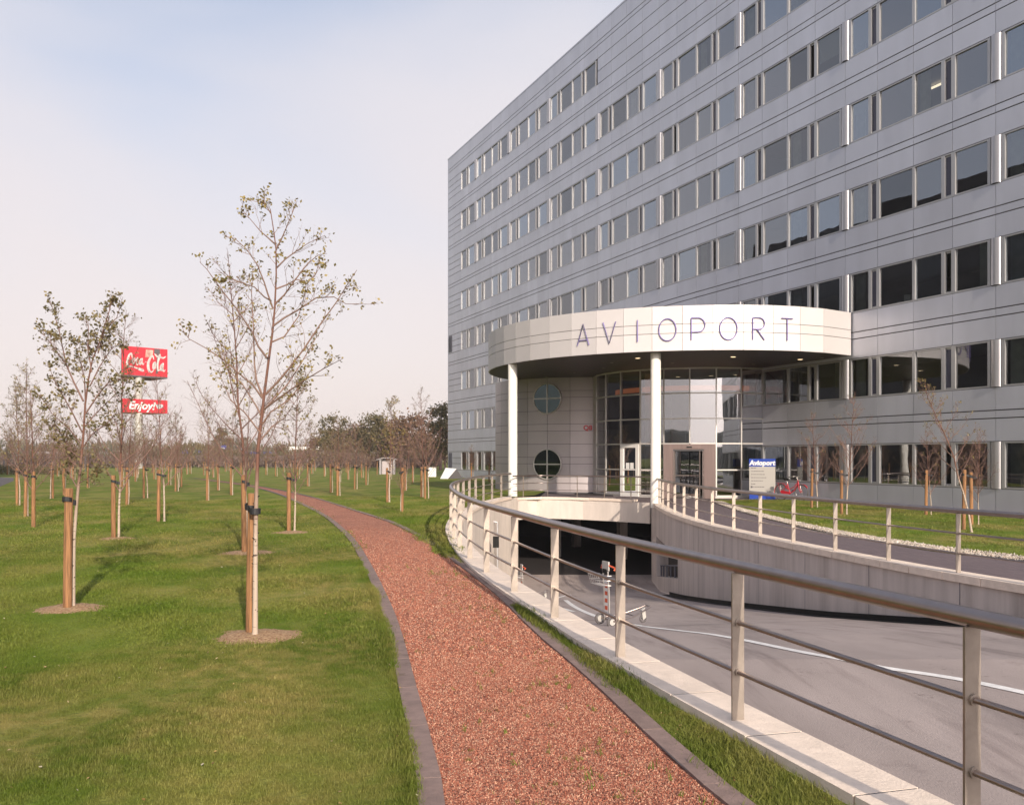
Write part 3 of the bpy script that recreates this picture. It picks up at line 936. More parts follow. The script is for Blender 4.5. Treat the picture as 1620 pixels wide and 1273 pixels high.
# one bay of window: frame and panes share their meshes
WH = HEAD - SILL
members = [(0.215, 0.35), (1.29, 1.44), (1.71, 1.88), (3.52, 3.65), (4.87, 5.03), (5.31, 5.48), (6.83, 6.95)]
panes = [(0.35, 1.29), (1.88, 3.52), (3.65, 4.87), (5.48, 6.83)]
vents = [(1.44, 1.71), (5.03, 5.31)]


def frame_mesh(lo):
    mb = MB()
    if lo > 0.5:      # the half bay at the far end starts at the central mullion
        mb.box(lo, 6.95, -0.022, 0.07, 0, 0.055).box(lo, 6.95, -0.022, 0.07, WH - 0.05, WH)
    else:
        mb.box(0.215, 6.95, -0.022, 0.07, 0, 0.055).box(0.215, 6.95, -0.022, 0.07, WH - 0.05, WH)
    for a, b_ in members:
        if a >= lo - 0.01: mb.box(a, b_, -0.026, 0.071, 0.0552, WH - 0.0502)
    for a, b_ in vents:
        if a >= lo: mb.box(a + .002, b_ - .002, 0.035, 0.069, 0.056, 0.11).box(a + .002, b_ - .002, 0.035, 0.069, WH - 0.11, WH - 0.051)
    return mb.mesh("window", M["frame"])


fm_full, fm_half = frame_mesh(0.0), frame_mesh(3.52)
pmesh = {}
for a, b_, gl_ in [(a, b_, g_) for a, b_ in panes for g_ in ("pane", "pane2", "pane3")]:
    pmesh[(a, b_, gl_)] = MB().add([(a - (a + b_) / 2, 0, 0), (b_ - (a + b_) / 2, 0, 0), (b_ - (a + b_) / 2, 0, WH - 0.105), (a - (a + b_) / 2, 0, WH - 0.105)], [(0, 1, 2, 3)]).mesh("pane", M[gl_])
vmesh = {v: MB().box(v[0], v[1], 0.05, 0.062, 0.111, WH - 0.111).mesh("vent_flap", M["vent"]) for v in vents}
vopen = {v: MB().box(v[0] + .02, v[1], 0.20, 0.21, 0.111, WH - 0.111).mesh("vent_flap", M["black"]) for v in vents}
# pleated curtain
def curtain_mesh(x0, x1):
    n_ = 14
    vs = []
    for i in range(n_ + 1):
        x = x0 + (x1 - x0) * i / n_
        y = 0.26 + (0.035 if i % 2 else -0.035)
        vs += [(x, y, 0.02), (x, y, WH + 0.1)]
    return MB().add(vs, [(2 * i, 2 * i + 2, 2 * i + 3, 2 * i + 1) for i in range(n_)]).mesh("curtain", M["curtain"])
cmesh = [curtain_mesh(0.36, 0.86), curtain_mesh(3.66, 4.15), curtain_mesh(6.3, 6.82)]
pil = MB()
vs = []
K = 12
for z in (0, WH):
    for j in range(K + 1):
        th = math.pi * j / K
        vs.append((0.195 * math.cos(th), 0.01 - 0.12 * math.sin(th), z))
pil.add(vs, [(j, K + 1 + j, K + 2 + j, j + 1) for j in range(K)], 0, True)
pil_me = pil.mesh("half_round_column", M["steelcol"])
back_me = MB().box(-0.214, 0.214, 0.012, 0.06, 0, WH).mesh("column_backing", M["joint"])
rng = random.Random(5)
npane = 0
for i in range(8):
    s = SILL + FL * i
    for k in range(-1, NB):
        if i == 7 and k >= 3: continue
        t = T0 + BAY * k
        if i < 2 and k == 4: continue
        if i < 2 and k == 3:
            continue
        half = k == -1
        w = put("window", fm_half if half else fm_full, office, (t, 0, s))
        near = t > 20
        for a, b_ in panes:
            if half and a < 3.6: continue
            p = put("pane", pmesh[(a, b_, rng.choice(("pane", "pane", "pane2", "pane3")))], w, ((a + b_) / 2, 0.03, 0.052), (rng.uniform(-.006, .006), 0, rng.uniform(-.009, .009)))
            npane += 1
        for v in vents:
            if half and v[0] < 3.6: continue
            put("vent_flap", (vopen if rng.random() < 0.10 else vmesh)[v], w)
        if near or rng.random() < .4:
            for ci, cm in enumerate(cmesh):
                if not half and rng.random() < (0.72, 0.5, 0.25)[ci]: put("curtain", cm, w)
        if rng.random() < 0.6 and i > 1:
            a, b_ = rng.choice(panes if not half else panes[2:])
            hh = WH * rng.uniform(0.25, 1.0)
            MB().box(a + .02, b_ - .02, 0.12, 0.125, WH - hh, WH - .02).build("roller_blind", M["blind"], w, local=True)
    for k in range(0, NB):
        if i == 7 and k > 2: continue
        if i < 2 and k in (3, 4): continue
        t = T0 + BAY * k
        o = put("half_round_column", pil_me, office, (t, 0, s))
        put("column_backing", back_me, o)
# a few lit ceiling tubes behind the glass, as the photograph shows
for (k, i, off) in ((6, 6, 5.6), (6, 5, 5.5), (7, 5, 5.6), (7, 6, 5.4), (6, 4, 2.3), (5, 5, 5.7)):
    t = T0 + BAY * k + off
    MB().box(t, t + 1.2, 1.9, 2.02, -0.04, 0.0).build("ceiling_lamp", M["tube"], office, local=True).location.z = FL * i + HEAD + 0.16
# papers and a cabinet on a sill
for (t, z, w, h) in ((T0 + BAY * 6 + 2.6, SILL + FL * 2, 0.3, 0.42), (T0 + BAY * 6 + 2.25, SILL + FL * 2, 0.2, 0.2), (T0 + BAY * 6 + 2.5, SILL, 0.5, 0.28), (T0 + BAY * 6 + 3.3, SILL, 0.16, 0.26)):
    MB().box(t, t + w, 0.5, 0.7, z + 0.02, z + h).build("desk_item", M["white"], office, local=True)

# ------------------------------------------------------------------ entrance drum with two round windows
DC = Vector((3.97, 53.0, 0)); DR = 4.9
drum = empty("entrance_drum", tuple(DC))
tag(drum, "round panel-clad drum with two round windows left of the glass lobby", "building")
zj = [0.10, 0.87, 1.54, 1.88, 2.55, 3.22, 3.57, 4.25, 4.93, 5.27, 5.955]
aj = [R(-88) - R(14) * k for k in range(14)]
def arc(c, r, a, z): return Vector((c.x + r * math.cos(a), c.y + r * math.sin(a), z))
dcache = {}
for k in range(13):
    for z0, z1 in zip(zj[:-1], zj[1:]):
        a0, a1 = aj[k], aj[k + 1]
        g = 0.009 / DR
        mb = MB()
        seg = 3
        vs = []
        for q in range(seg + 1):
            a = a0 - g + (a1 - a0 + 2 * g) * q / seg
            for z in (z0 + .010, z1 - .010):
                vs.append(arc(DC, DR, a, z))
        mb.add(vs, [(2 * q, 2 * q + 1, 2 * q + 3, 2 * q + 2) for q in range(seg)], 0, True)
        inn = [arc(DC, DR - .03, math.atan2(v.y - DC.y, v.x - DC.x), v.z) for v in vs]
        allv = vs + inn; nn = len(vs)
        mb.add(allv, [(0, nn, nn + 1, 1), (nn - 2, nn - 1, 2 * nn - 1, 2 * nn - 2)] +
               [(2 * q + 1, nn + 2 * q + 1, nn + 2 * q + 3, 2 * q + 3) for q in range(seg)] + [(2 * q, 2 * q + 2, nn + 2 * q + 2, nn + 2 * q) for q in range(seg)])
        mb.build("panel", M["drum"], drum)
mb = MB()
K = 64
vs = [arc(DC, DR - .032, -2 * math.pi * q / K, z) for q in range(K) for z in (-0.3, 5.955)]
mb.add(vs, [(2 * q, 2 * q + 1, 2 * ((q + 1) % K) + 1, 2 * ((q + 1) % K)) for q in range(K)])
mb.build("backing_wall", M["joint"], drum)
for wz, refl in ((1.52, 0), (4.88, 1)):
    a = aj[0] - R(28.0)
    nrm = Vector((math.cos(a), math.sin(a), 0)); tx = Vector((-math.sin(a), math.cos(a), 0)); tz = Vector((0, 0, 1))
    c0 = DC + nrm * (DR + 0.045) + tz * wz
    wroot = MB()
    ring = [c0 + (tx * math.cos(u) + tz * math.sin(u)) * 0.765 for u in [2 * math.pi * q / 40 for q in range(40)]]
    wroot.tube(ring, 0.032, 6, closed=True)
    side = [c0 + (tx * math.cos(u) + tz * math.sin(u)) * 0.775 for u in [2 * math.pi * q / 40 for q in range(40)]]
    wroot.add(side + [p - nrm * 0.16 for p in side], [(q, (q + 1) % 40, 40 + (q + 1) % 40, 40 + q) for q in range(40)])
    wroot.obox(c0 + nrm * .012, tx * 0.74, tz * 0.026, nrm * .02).obox(c0 + nrm * .0125, tz * 0.74, tx * 0.026, nrm * .0205)
    wo = wroot.build("round_window", M["mullion"], drum)
    for q in range(4):
        u0, u1 = math.pi / 2 * q, math.pi / 2 * (q + 1)
        tilt = nrm * (0.0)
        pts = [c0 - nrm * .01] + [c0 - nrm * .01 + (tx * math.cos(u) + tz * math.sin(u)) * 0.75 for u in [u0 + (u1 - u0) * j / 10 for j in range(11)]]
        MB().add(pts, [tuple(range(12))]).build("pane", M["roundglass"], wo)
        MB().add([p - nrm * 0.035 for p in pts], [tuple(range(12))]).build("dark_lining", M["roomdark"], wo)
# small red station logo lettering by the glass


def text_mesh(txt, size, mat, depth=0.01, shear=0.0, bold=0.0):
    cu = bpy.data.curves.new("lettering", 'FONT')
    cu.body = txt; cu.size = size; cu.extrude = depth; cu.shear = shear; cu.offset = bold
    cu.align_x = 'CENTER'; cu.align_y = 'CENTER'; cu.resolution_u = 3
    o = bpy.data.objects.new("lettering", cu)
    COL.objects.link(o)
    bpy.context.view_layer.update()
    me = bpy.data.meshes.new_from_object(o.evaluated_get(bpy.context.evaluated_depsgraph_get()))
    bpy.data.objects.remove(o); bpy.data.curves.remove(cu)
    me.materials.clear(); me.materials.append(mat)
    return me


def hang_text(name, txt, size, mat, pos, ang, parent, **kw):
    """flat lettering in a vertical plane whose right-hand direction is at angle ang"""
    me = text_mesh(txt, size, mat, **kw)
    o = bpy.data.objects.new(name, me); COL.objects.link(o)
    Mx = Matrix.Translation(Vector(pos)) @ Matrix.Rotation(ang, 4, 'Z') @ Matrix.Rotation(R(90), 4, 'X')
    if parent:
        o.parent = parent
        o.matrix_local = WM[parent.name].inverted() @ Mx
    else:
        o.matrix_world = Mx
    WM[o.name] = Mx
    return o


a = aj[0] - R(1.2)
lg = hang_text("red_logo_letters", "Q8", 0.34, M["red"], arc(DC, DR + 0.06, aj[0] - R(3.5), 3.36), aj[0] - R(3.5) + R(90), None, bold=0.012)
tag(lg, "small red Q8 lettering on the drum wall next to the lobby glass", "letters")

# ------------------------------------------------------------------ glass lobby
GC = Vector((9.2192, 48.0919, 0)); GR = 5.0827
ga = [-2.9603 + 0.233 * k for k in range(9)]
lobby = empty("glass_lobby", tuple(GC))
tag(lobby, "curved two storey glass lobby with metal grid under the round canopy", "building")
gz = [0.12, 1.30, 2.50, 3.64, 4.80, 5.955]
def gp(k, r=GR, z=0): return arc(GC, r, ga[k], z)
# mullions
for k in range(9):
    p = gp(k)
    nr = Vector((math.cos(ga[k]), math.sin(ga[k]), 0)); tg = Vector((-nr.y, nr.x, 0))
    z0 = gz[2] if k == 5 else 0.12
    MB().obox(p + Vector((0, 0, (z0 + 5.955) / 2)) - nr * .04, nr * .075, tg * .028, Vector((0, 0, (5.955 - z0) / 2))).build("mullion", M["mullion"], lobby)
rngl = random.Random(3)
for k in range(8):
    p, q = gp(k), gp(k + 1)
    d = (q - p); L = d.length; d.normalize(); nr = Vector((d.y, -d.x, 0))
    for j, z in enumerate(gz):
        if k in (4, 5) and j < 2: continue
        if k == 2 and j == 1: continue
        MB().obox((p + q) / 2 + Vector((0, 0, z)), d * (L / 2 - .03), nr * .05, Vector((0, 0, .028))).build("transom", M["mullion"], lobby)
    for j in range(5):
        if k in (4, 5) and j < 2: continue
        if k == 2 and j < 2: continue
        z0, z1 = gz[j], gz[j + 1]
        tl = rngl.uniform(-.006, .006)
        mb = MB().add([p + d * .03 + Vector((0, 0, z0 + .02)), q - d * .03 + Vector((0, 0, z0 + .02)), q - d * .03 + Vector((0, 0, z1 - .02)) + nr * tl, p + d * .03 + Vector((0, 0, z1 - .02)) + nr * tl], [(0, 1, 2, 3)])
        mb.build("pane", M["lobbyglass"], lobby)
MB().tube([gp(k, GR, 5.93) for k in range(9)], 0.04, 6).build("head_rail", M["mullion"], lobby)
mb = MB()
ribbon(mb, [gp(k, GR + .03) for k in range(9)], [gp(k, GR + .03) for k in range(9)], 0.115, -0.05)
mb.build("kerb", M["mullion"], lobby)
# link panel between drum and glass
jp, jq = arc(DC, DR, aj[0], 0), gp(0)
MB().obox((jp + jq) / 2 + Vector((0, 0, 3.0)), (jq - jp) / 2 - (jq - jp).normalized() * .03, Vector((0.03, 0, 0)), Vector((0, 0, 2.95))).build("link_panel", M["mullion"], lobby)
# glazed side door in a pale frame
p, q = gp(2), gp(3); d = (q - p); L = d.length; d.normalize(); nr = Vector((d.y, -d.x, 0)); c = (p + q) / 2
mb = MB()
for s in (-1, 1): mb.obox(c + d * s * (L / 2 - .13) + nr * .05 + Vector((0, 0, 1.26)), d * .085, nr * .05, Vector((0, 0, 1.22)))
mb.obox(c + nr * .0505 + Vector((0, 0, 2.40)), d * (L / 2 - .22), nr * .05, Vector((0, 0, .075))).obox(c + nr * .0505 + Vector((0, 0, 0.13)), d * (L / 2 - .22), nr * .05, Vector((0, 0, .09)))
mb.obox(c + nr * .0505 + Vector((0, 0, 1.3)), d * (L / 2 - .22), nr * .04, Vector((0, 0, .03)))
door = mb.build("side_door", M["whiteframe"], lobby)
MB().obox(c + nr * .04 + Vector((0, 0, 1.27)), d * (L / 2 - .21), nr * .004, Vector((0, 0, 1.05))).build("pane", M["lobbyglass"], door)
for s in (-1, 1): MB().obox(c + d * s * .13 + nr * .06 + Vector((0, 0, 1.48)), d * .095, nr * .004, Vector((0, 0, .14))).build("notice", M["white"], door)
MB().obox(c + d * .30 + nr * .13 + Vector((0, 0, 1.1)), d * .012, nr * .012, Vector((0, 0, .16))).build("handle", M["steel"], door)
# revolving door portal
p, q = gp(4), gp(6); d = (q - p); L = d.length; d.normalize(); nr = Vector((d.y, -d.x, 0)); c = (p + q) / 2
def B(mb, u0, u1, w0, w1, z0, z1, mi=0):
    return mb.obox(c + d * (u0 + u1) / 2 + nr * (w0 + w1) / 2 + Vector((0, 0, (z0 + z1) / 2)), d * (u1 - u0) / 2, nr * (w1 - w0) / 2, Vector((0, 0, (z1 - z0) / 2)), mi)
W2 = L / 2 - .03
mb = B(MB(), -W2, -W2 + .42, 0.0, 0.75, 0.03, 2.46); B(mb, W2 - .50, W2, 0.0, 0.75, 0.03, 2.46); B(mb, -W2 + .42, W2 - .50, 0.0, 0.75, 2.24, 2.46)
portal = mb.build("door_portal", M["bronze"], lobby)
B(MB(), -W2 + .42, W2 - .50, 0.66, 0.70, 2.16, 2.238).build("portal_lintel", M["joint"], portal)
cc = c + nr * 0.05; rr = 0.80
for k in range(4):
    an = R(22) + k * math.pi / 2
    dv = Vector((math.cos(an), math.sin(an), 0)); nv = Vector((-dv.y, dv.x, 0))
    mb = MB().obox(cc + dv * rr + Vector((0, 0, 1.13)), dv * .02, nv * .02, Vector((0, 0, 1.02)))
    mb.obox(cc + dv * rr / 2 + Vector((0, 0, 1.05)), dv * (rr / 2 - .03), nv * .014, Vector((0, 0, .018)))
    mb.obox(cc + dv * rr / 2 + Vector((0, 0, 0.16)), dv * (rr / 2 - .03), nv * .014, Vector((0, 0, .05)))
    leaf = mb.build("door_leaf", M["steel"], portal)
    MB().obox(cc + dv * rr / 2 + Vector((0, 0, 1.13)), dv * (rr / 2 - .03), nv * .003, Vector((0, 0, 1.0))).build("pane", M["lobbyglass"], leaf)
for u in (-W2 + .46, W2 - .54): B(MB(), u - .018, u + .018, 0.68, 0.72, 0.03, 2.16).build("door_post", M["steel"], portal)
B(MB(), -.12, .12, .75, .79, 2.30, 2.36).build("sensor", M["black"], portal)
# inside the lobby
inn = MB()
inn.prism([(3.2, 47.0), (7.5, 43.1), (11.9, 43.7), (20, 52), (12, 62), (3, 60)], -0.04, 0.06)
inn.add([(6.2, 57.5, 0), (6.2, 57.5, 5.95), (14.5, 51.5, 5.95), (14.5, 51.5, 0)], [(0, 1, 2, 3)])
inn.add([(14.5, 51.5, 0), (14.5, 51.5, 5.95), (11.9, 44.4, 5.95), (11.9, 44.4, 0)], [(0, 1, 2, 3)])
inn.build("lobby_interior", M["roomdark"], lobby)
mb = MB()
ga2 = [-3.0 + 0.12 * k for k in range(17)]
A_ = [arc(GC, GR - 1.0, a, 0) for a in ga2]
ribbon(mb, A_, A_, 4.98, 5.22)
ribbon(mb, [arc(GC, GR - 1.0, a, 0) for a in ga2], [arc(GC, GR - 2.6, a, 0) for a in ga2], 5.22)
mb.build("gallery_edge", M["woodband"], lobby)
MB().tube([(6.6, 45.9, 0.05), (6.6, 45.9, 5.9)], 0.17, 14).build("inner_column", M["column"], lobby)

# ------------------------------------------------------------------ canopy
CC = Vector((8.5464, 45.8818, 0)); CR = 9.69
canopy = empty("entrance_canopy", tuple(CC))
tag(canopy, "large round canopy with pale metal fascia and dark soffit over the entrance", "canopy")
jx = [797.5, 816.3, 839, 869.6, 903.6, 943.3, 986.2, 1031.6, 1079.8, 1128, 1176.5, 1224, 1268, 1308.9]
ca = []
for x in jx:
    u = (x - 810) / F
    A2, B2, C2 = u * u + 1, -2 * (u * CC.x + CC.y), CC.x ** 2 + CC.y ** 2 - CR ** 2
    y = (-B2 - math.sqrt(max(0, B2 * B2 - 4 * A2 * C2))) / (2 * A2)
    ca.append(math.atan2(y - CC.y, u * y - CC.x))
A_END = math.atan2(38.2 - CC.y, 13.66 - CC.x)
A_SW = ca[-4]
def cr_(a):
    """the rim tightens slightly where it runs into the facade"""
    t = min(1.0, max(0.0, (a - A_SW) / (A_END - A_SW)))
    return CR - 0.46 * t * t
def fac_hit():
    base = math.atan2(N_IN.y, N_IN.x)
    h = 27.34 - (CC.x * N_IN.x + CC.y * N_IN.y)
    return base, math.acos(h / CR)
bs, dl = fac_hit()
a_right, a_left = bs - dl, bs + dl - 2 * math.pi
a_right = A_END
ca = ca + [a_right]
first = ca[0]
while first - 0.122 > a_left + 0.05:
    first -= 0.122; ca.insert(0, first)
ca.insert(0, a_left)
cz = [5.96, 6.64, 6.99, 7.70]
for a0, a1 in zip(ca[:-1], ca[1:]):
    if a1 - a0 < 0.03: continue
    p, q = arc(CC, cr_(a0), a0, 0), arc(CC, cr_(a1), a1, 0)
    d = (q - p); L = d.length; d.normalize(); nr = Vector((d.y, -d.x, 0))
    for z0, z1 in zip(cz[:-1], cz[1:]):
        mb = MB().obox((p + q) / 2 + Vector((0, 0, (z0 + z1) / 2)) - nr * .02, d * (L / 2 - .007), nr * .02, Vector((0, 0, (z1 - z0) / 2 - .010)))
        mb.build("fascia_panel", M["fascia"], canopy)
poly = [arc(CC, cr_(a) - .045, a, 0) for a in ca]
mb = MB()
ribbon(mb, poly, poly, 5.97, 7.66)
mb.build("fascia_backing", M["joint"], canopy)
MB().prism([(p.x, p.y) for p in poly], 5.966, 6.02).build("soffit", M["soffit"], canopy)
MB().prism([(p.x, p.y) for p in poly], 7.60, 7.672).build("roof", M["joint"], canopy)
for px, py, lit in ((1009, 566, 1), (1160, 564, 1), (1266, 568, 1), (909, 589, 0), (968, 573.5, 0), (955, 582, 0), (1064, 574, 0), (1192, 576, 0), (1300, 566, 0), (865, 596, 0), (1230, 585, 0)):
    k = (5.96 - EYE) / (724 - py)
    x, y = (px - 810) * k, F * k
    rr = 0.13 if lit else 0.08
    o = MB().tube([(x, y, 5.966), (x, y, 5.945)], [rr, rr], 14).build("downlight", M["lampoff"], canopy)
    MB().disc((x, y, 5.941), (rr * .8, 0, 0), (0, -rr * .8, 0), 14).build("lens", M["lamp"] if lit else M["lampoff"], o)
for (x, y, zb, lab) in ((0.03, 41.75, 0.0, ""), (5.66, 37.35, 0.0, "")):
    c_ = MB().tube([(x, y, zb - .1), (x, y, 5.96)], 0.205, 24).build("column", M["column"], canopy)

# the word on the fascia: thin strokes that stand off the panels
sign = empty("sign_letters", (7.0, 36.3, 6.8))
tag(sign, "thin blue-violet letters AVIOPORT spaced along the pale canopy fascia", "sign")
ZB, ZT = 6.35, 7.20
HT = ZT - ZB
def O_(w):
    return [[(w / 2 * math.sin(2 * math.pi * i / 28), HT / 2 + HT / 2 * math.cos(2 * math.pi * i / 28)) for i in range(29)]]
def bowl(w, y0, y1):
    pts = [(-w / 2, y1), (w * 0.08, y1)]
    c_ = (y0 + y1) / 2; r = (y1 - y0) / 2
    pts += [(w * 0.08 + r * 0.95 * math.sin(math.pi * i / 10), c_ + r * math.cos(math.pi * i / 10)) for i in range(1, 10)]
    return pts + [(w * 0.08, y0), (-w / 2, y0)]
LET = {"A": [[(-.27, 0), (0, HT), (.27, 0)], [(-.20, HT * .24), (.20, HT * .24)]], "V": [[(-.27, HT), (0, 0), (.27, HT)]], "I": [[(0, 0), (0, HT)]],
       "O": O_(0.66), "P": [[(-.22, 0), (-.22, HT)], bowl(.44, HT * .36, HT)], "R": [[(-.22, 0), (-.22, HT)], bowl(.42, HT * .48, HT), [(-.06, HT * .48), (.24, 0)]],
       "T": [[(0, 0), (0, HT - .03)], [(-.25, HT), (.25, HT)]]}
for ch, px in zip("AVIOPORT", (922.5, 964, 1008.5, 1056, 1103, 1152.5, 1200, 1246.5)):
    u = (px - 810) / F
    A2, B2, C2 = u * u + 1, -2 * (u * CC.x + CC.y), CC.x ** 2 + CC.y ** 2 - (CR + .03) ** 2
    y = (-B2 - math.sqrt(B2 * B2 - 4 * A2 * C2)) / (2 * A2)
    am = math.atan2(y - CC.y, u * y - CC.x)
    mb = MB()
    for st_ in LET[ch]:
        pts = [arc(CC, cr_(am + s_ / CR) + 0.034, am + s_ / CR, ZB + z) for s_, z in st_]
        mb.tube(pts, 0.021, 6, closed=False)
    mb.build("letter", M["letter"], sign)
# ------------------------------------------------------------------ tree materials
m = bpy.data.materials.new("birch_bark"); m.use_nodes = True
n, l = m.node_tree.nodes, m.node_tree.links
b = n["Principled BSDF"]; b.inputs["Roughness"].default_value = 0.75
tc = n.new("ShaderNodeTexCoord"); sp = n.new("ShaderNodeSeparateXYZ"); l.new(tc.outputs["Object"], sp.inputs[0])
nz = n.new("ShaderNodeTexNoise"); nz.inputs["Scale"].default_value = 3.0; nz.inputs["Detail"].default_value = 3
l.new(tc.outputs["Object"], nz.inputs["Vector"])
ad = n.new("ShaderNodeMath"); ad.operation = 'MULTIPLY_ADD'; ad.inputs[1].default_value = 1.3; l.new(nz.outputs["Fac"], ad.inputs[0]); l.new(sp.outputs["Z"], ad.inputs[2])
mr = n.new("ShaderNodeMapRange"); mr.inputs["From Min"].default_value = 1.55; mr.inputs["From Max"].default_value = 2.35; l.new(ad.outputs[0], mr.inputs["Value"])
mx = n.new("ShaderNodeMix"); mx.data_type = 'RGBA'; mx.inputs["A"].default_value = (0.40, 0.32, 0.25, 1); mx.inputs["B"].default_value = (0.135, 0.060, 0.040, 1); l.new(mr.outputs[0], mx.inputs["Factor"])
mp = n.new("ShaderNodeMapping"); mp.inputs["Scale"].default_value = (6, 6, 34); l.new(tc.outputs["Object"], mp.inputs["Vector"])
nb = n.new("ShaderNodeTexNoise"); nb.inputs["Scale"].default_value = 1.0; nb.inputs["Detail"].default_value = 2; l.new(mp.outputs[0], nb.inputs["Vector"])
r2 = n.new("ShaderNodeMapRange"); r2.inputs["From Min"].default_value = 0.60; r2.inputs["From Max"].default_value = 0.66; l.new(nb.outputs["Fac"], r2.inputs["Value"])
m2 = n.new("ShaderNodeMix"); m2.data_type = 'RGBA'; l.new(mx.outputs["Result"], m2.inputs["A"]); m2.inputs["B"].default_value = (0.05, 0.03, 0.025, 1); l.new(r2.outputs[0], m2.inputs["Factor"])
l.new(m2.outputs["Result"], b.inputs["Base Color"])
M["bark"] = m
M["twig"] = pm("reddish_twigs", (0.185, 0.108, 0.088), 0.8, rnd=0.1, island=0.3)
M["twigpale"] = pm("pale_brown_branches", (0.20, 0.125, 0.095), 0.8, island=0.3)


def leaf_mat(name, c0, c1):
    m = bpy.data.materials.new(name); m.use_nodes = True
    n, l = m.node_tree.nodes, m.node_tree.links
    b = n["Principled BSDF"]; b.inputs["Roughness"].default_value = 0.6
    g = n.new("ShaderNodeNewGeometry"); mx = n.new("ShaderNodeMix"); mx.data_type = 'RGBA'
    mx.inputs["A"].default_value = (*c0, 1); mx.inputs["B"].default_value = (*c1, 1)
    l.new(g.outputs["Random Per Island"], mx.inputs["Factor"]); l.new(mx.outputs["Result"], b.inputs["Base Color"])
    tl = n.new("ShaderNodeBsdfTranslucent"); l.new(mx.outputs["Result"], tl.inputs[0])
    ms = n.new("ShaderNodeMixShader"); ms.inputs[0].default_value = 0.35
    l.new(b.outputs[0], ms.inputs[1]); l.new(tl.outputs[0], ms.inputs[2]); l.new(ms.outputs[0], n["Material Output"].inputs[0])
    return m


M["leaf"] = leaf_mat("autumn_birch_leaves", (0.115, 0.098, 0.028), (0.38, 0.29, 0.10))
M["leafdull"] = leaf_mat("dull_brown_green_leaves", (0.095, 0.085, 0.032), (0.28, 0.22, 0.10))


def leaves_at(mb, p, rng, k, size, spread):
    for _ in range(k):
        c = p + Vector((rng.gauss(0, spread), rng.gauss(0, spread), rng.gauss(0, spread)))
        a = Vector((rng.uniform(-1, 1), rng.uniform(-1, 1), rng.uniform(-1, 1))).normalized()
        b_ = a.cross(Vector((rng.uniform(-1, 1), rng.uniform(-1, 1), rng.uniform(-1, 1)))).normalized()
        s = size * rng.uniform(0.6, 1.15)
        mb.add([c - a * s * .5, c + b_ * s * .36, c + a * s * .55, c - b_ * s * .36], [(0, 1, 2, 3)])


def bend(p0, p1, rng, amt, k=4):
    """slightly wandering polyline"""
    d = p1 - p0; L = d.length
    out = [p0]
    off = Vector((rng.gauss(0, 1), rng.gauss(0, 1), rng.gauss(0, .6))) * L * amt
    for i in range(1, k):
        t = i / k
        out.append(p0 + d * t + off * math.sin(math.pi * t) + Vector((rng.gauss(0, 1), rng.gauss(0, 1), rng.gauss(0, 1))) * L * 0.012)
    out.append(p1)
    return out


def twigs_on(pts, wood, leaf, rng, n, ln, leafy, lsize, r=0.0035, sub=3, upb=0.55, t0=0.15):
    segs = list(zip(pts[:-1], pts[1:]))
    Ls = [(b_ - a).length for a, b_ in segs]; T = sum(Ls)
    for i in range(n):
        t = rng.uniform(t0, 1.0)
        acc = 0
        for (a, b_), L in zip(segs, Ls):
            if acc + L >= t * T: break
            acc += L
        p = a.lerp(b_, min(1, (t * T - acc) / max(L, 1e-6)))
        d0 = (b_ - a).normalized()
        side = d0.cross(Vector((rng.gauss(0, 1), rng.gauss(0, 1), rng.gauss(0, 1)))).normalized()
        d = (d0 * rng.uniform(0.45, 1.0) + side * rng.uniform(0.5, 0.95) + Vector((0, 0, upb * rng.uniform(0, 1)))).normalized()
        L1 = ln * rng.uniform(0.45, 1.25) * (1.15 - 0.8 * t)
        e = p + d * L1
        w = bend(p, e, rng, 0.06, 3)
        wood.tube(w, [r, r * .75, r * .55, r * .35], 3, 0, caps=False)
        q = min(1.0, leafy * (0.35 + t))
        if rng.random() < q: leaves_at(leaf, e, rng, rng.choice((1, 2, 2, 3, 4)), lsize, 0.03)
        for j in range(sub):
            u = rng.uniform(0.25, 0.95)
            s0 = p.lerp(e, u)
            sd = (d * 0.8 + d.cross(Vector((rng.gauss(0, 1), rng.gauss(0, 1), rng.gauss(0, 1)))).normalized() * 0.75 + Vector((0, 0, 0.2))).normalized()
            s1 = s0 + sd * L1 * rng.uniform(0.25, 0.6)
            wood.tube([s0, s1], [r * .5, r * .25], 3, 0, caps=False)
            if rng.random() < q:
                leaves_at(leaf, s1, rng, rng.choice((1, 1, 2, 3)), lsize, 0.022)
                if rng.random() < .5: leaves_at(leaf, s0.lerp(s1, .6), rng, 1, lsize, 0.015)


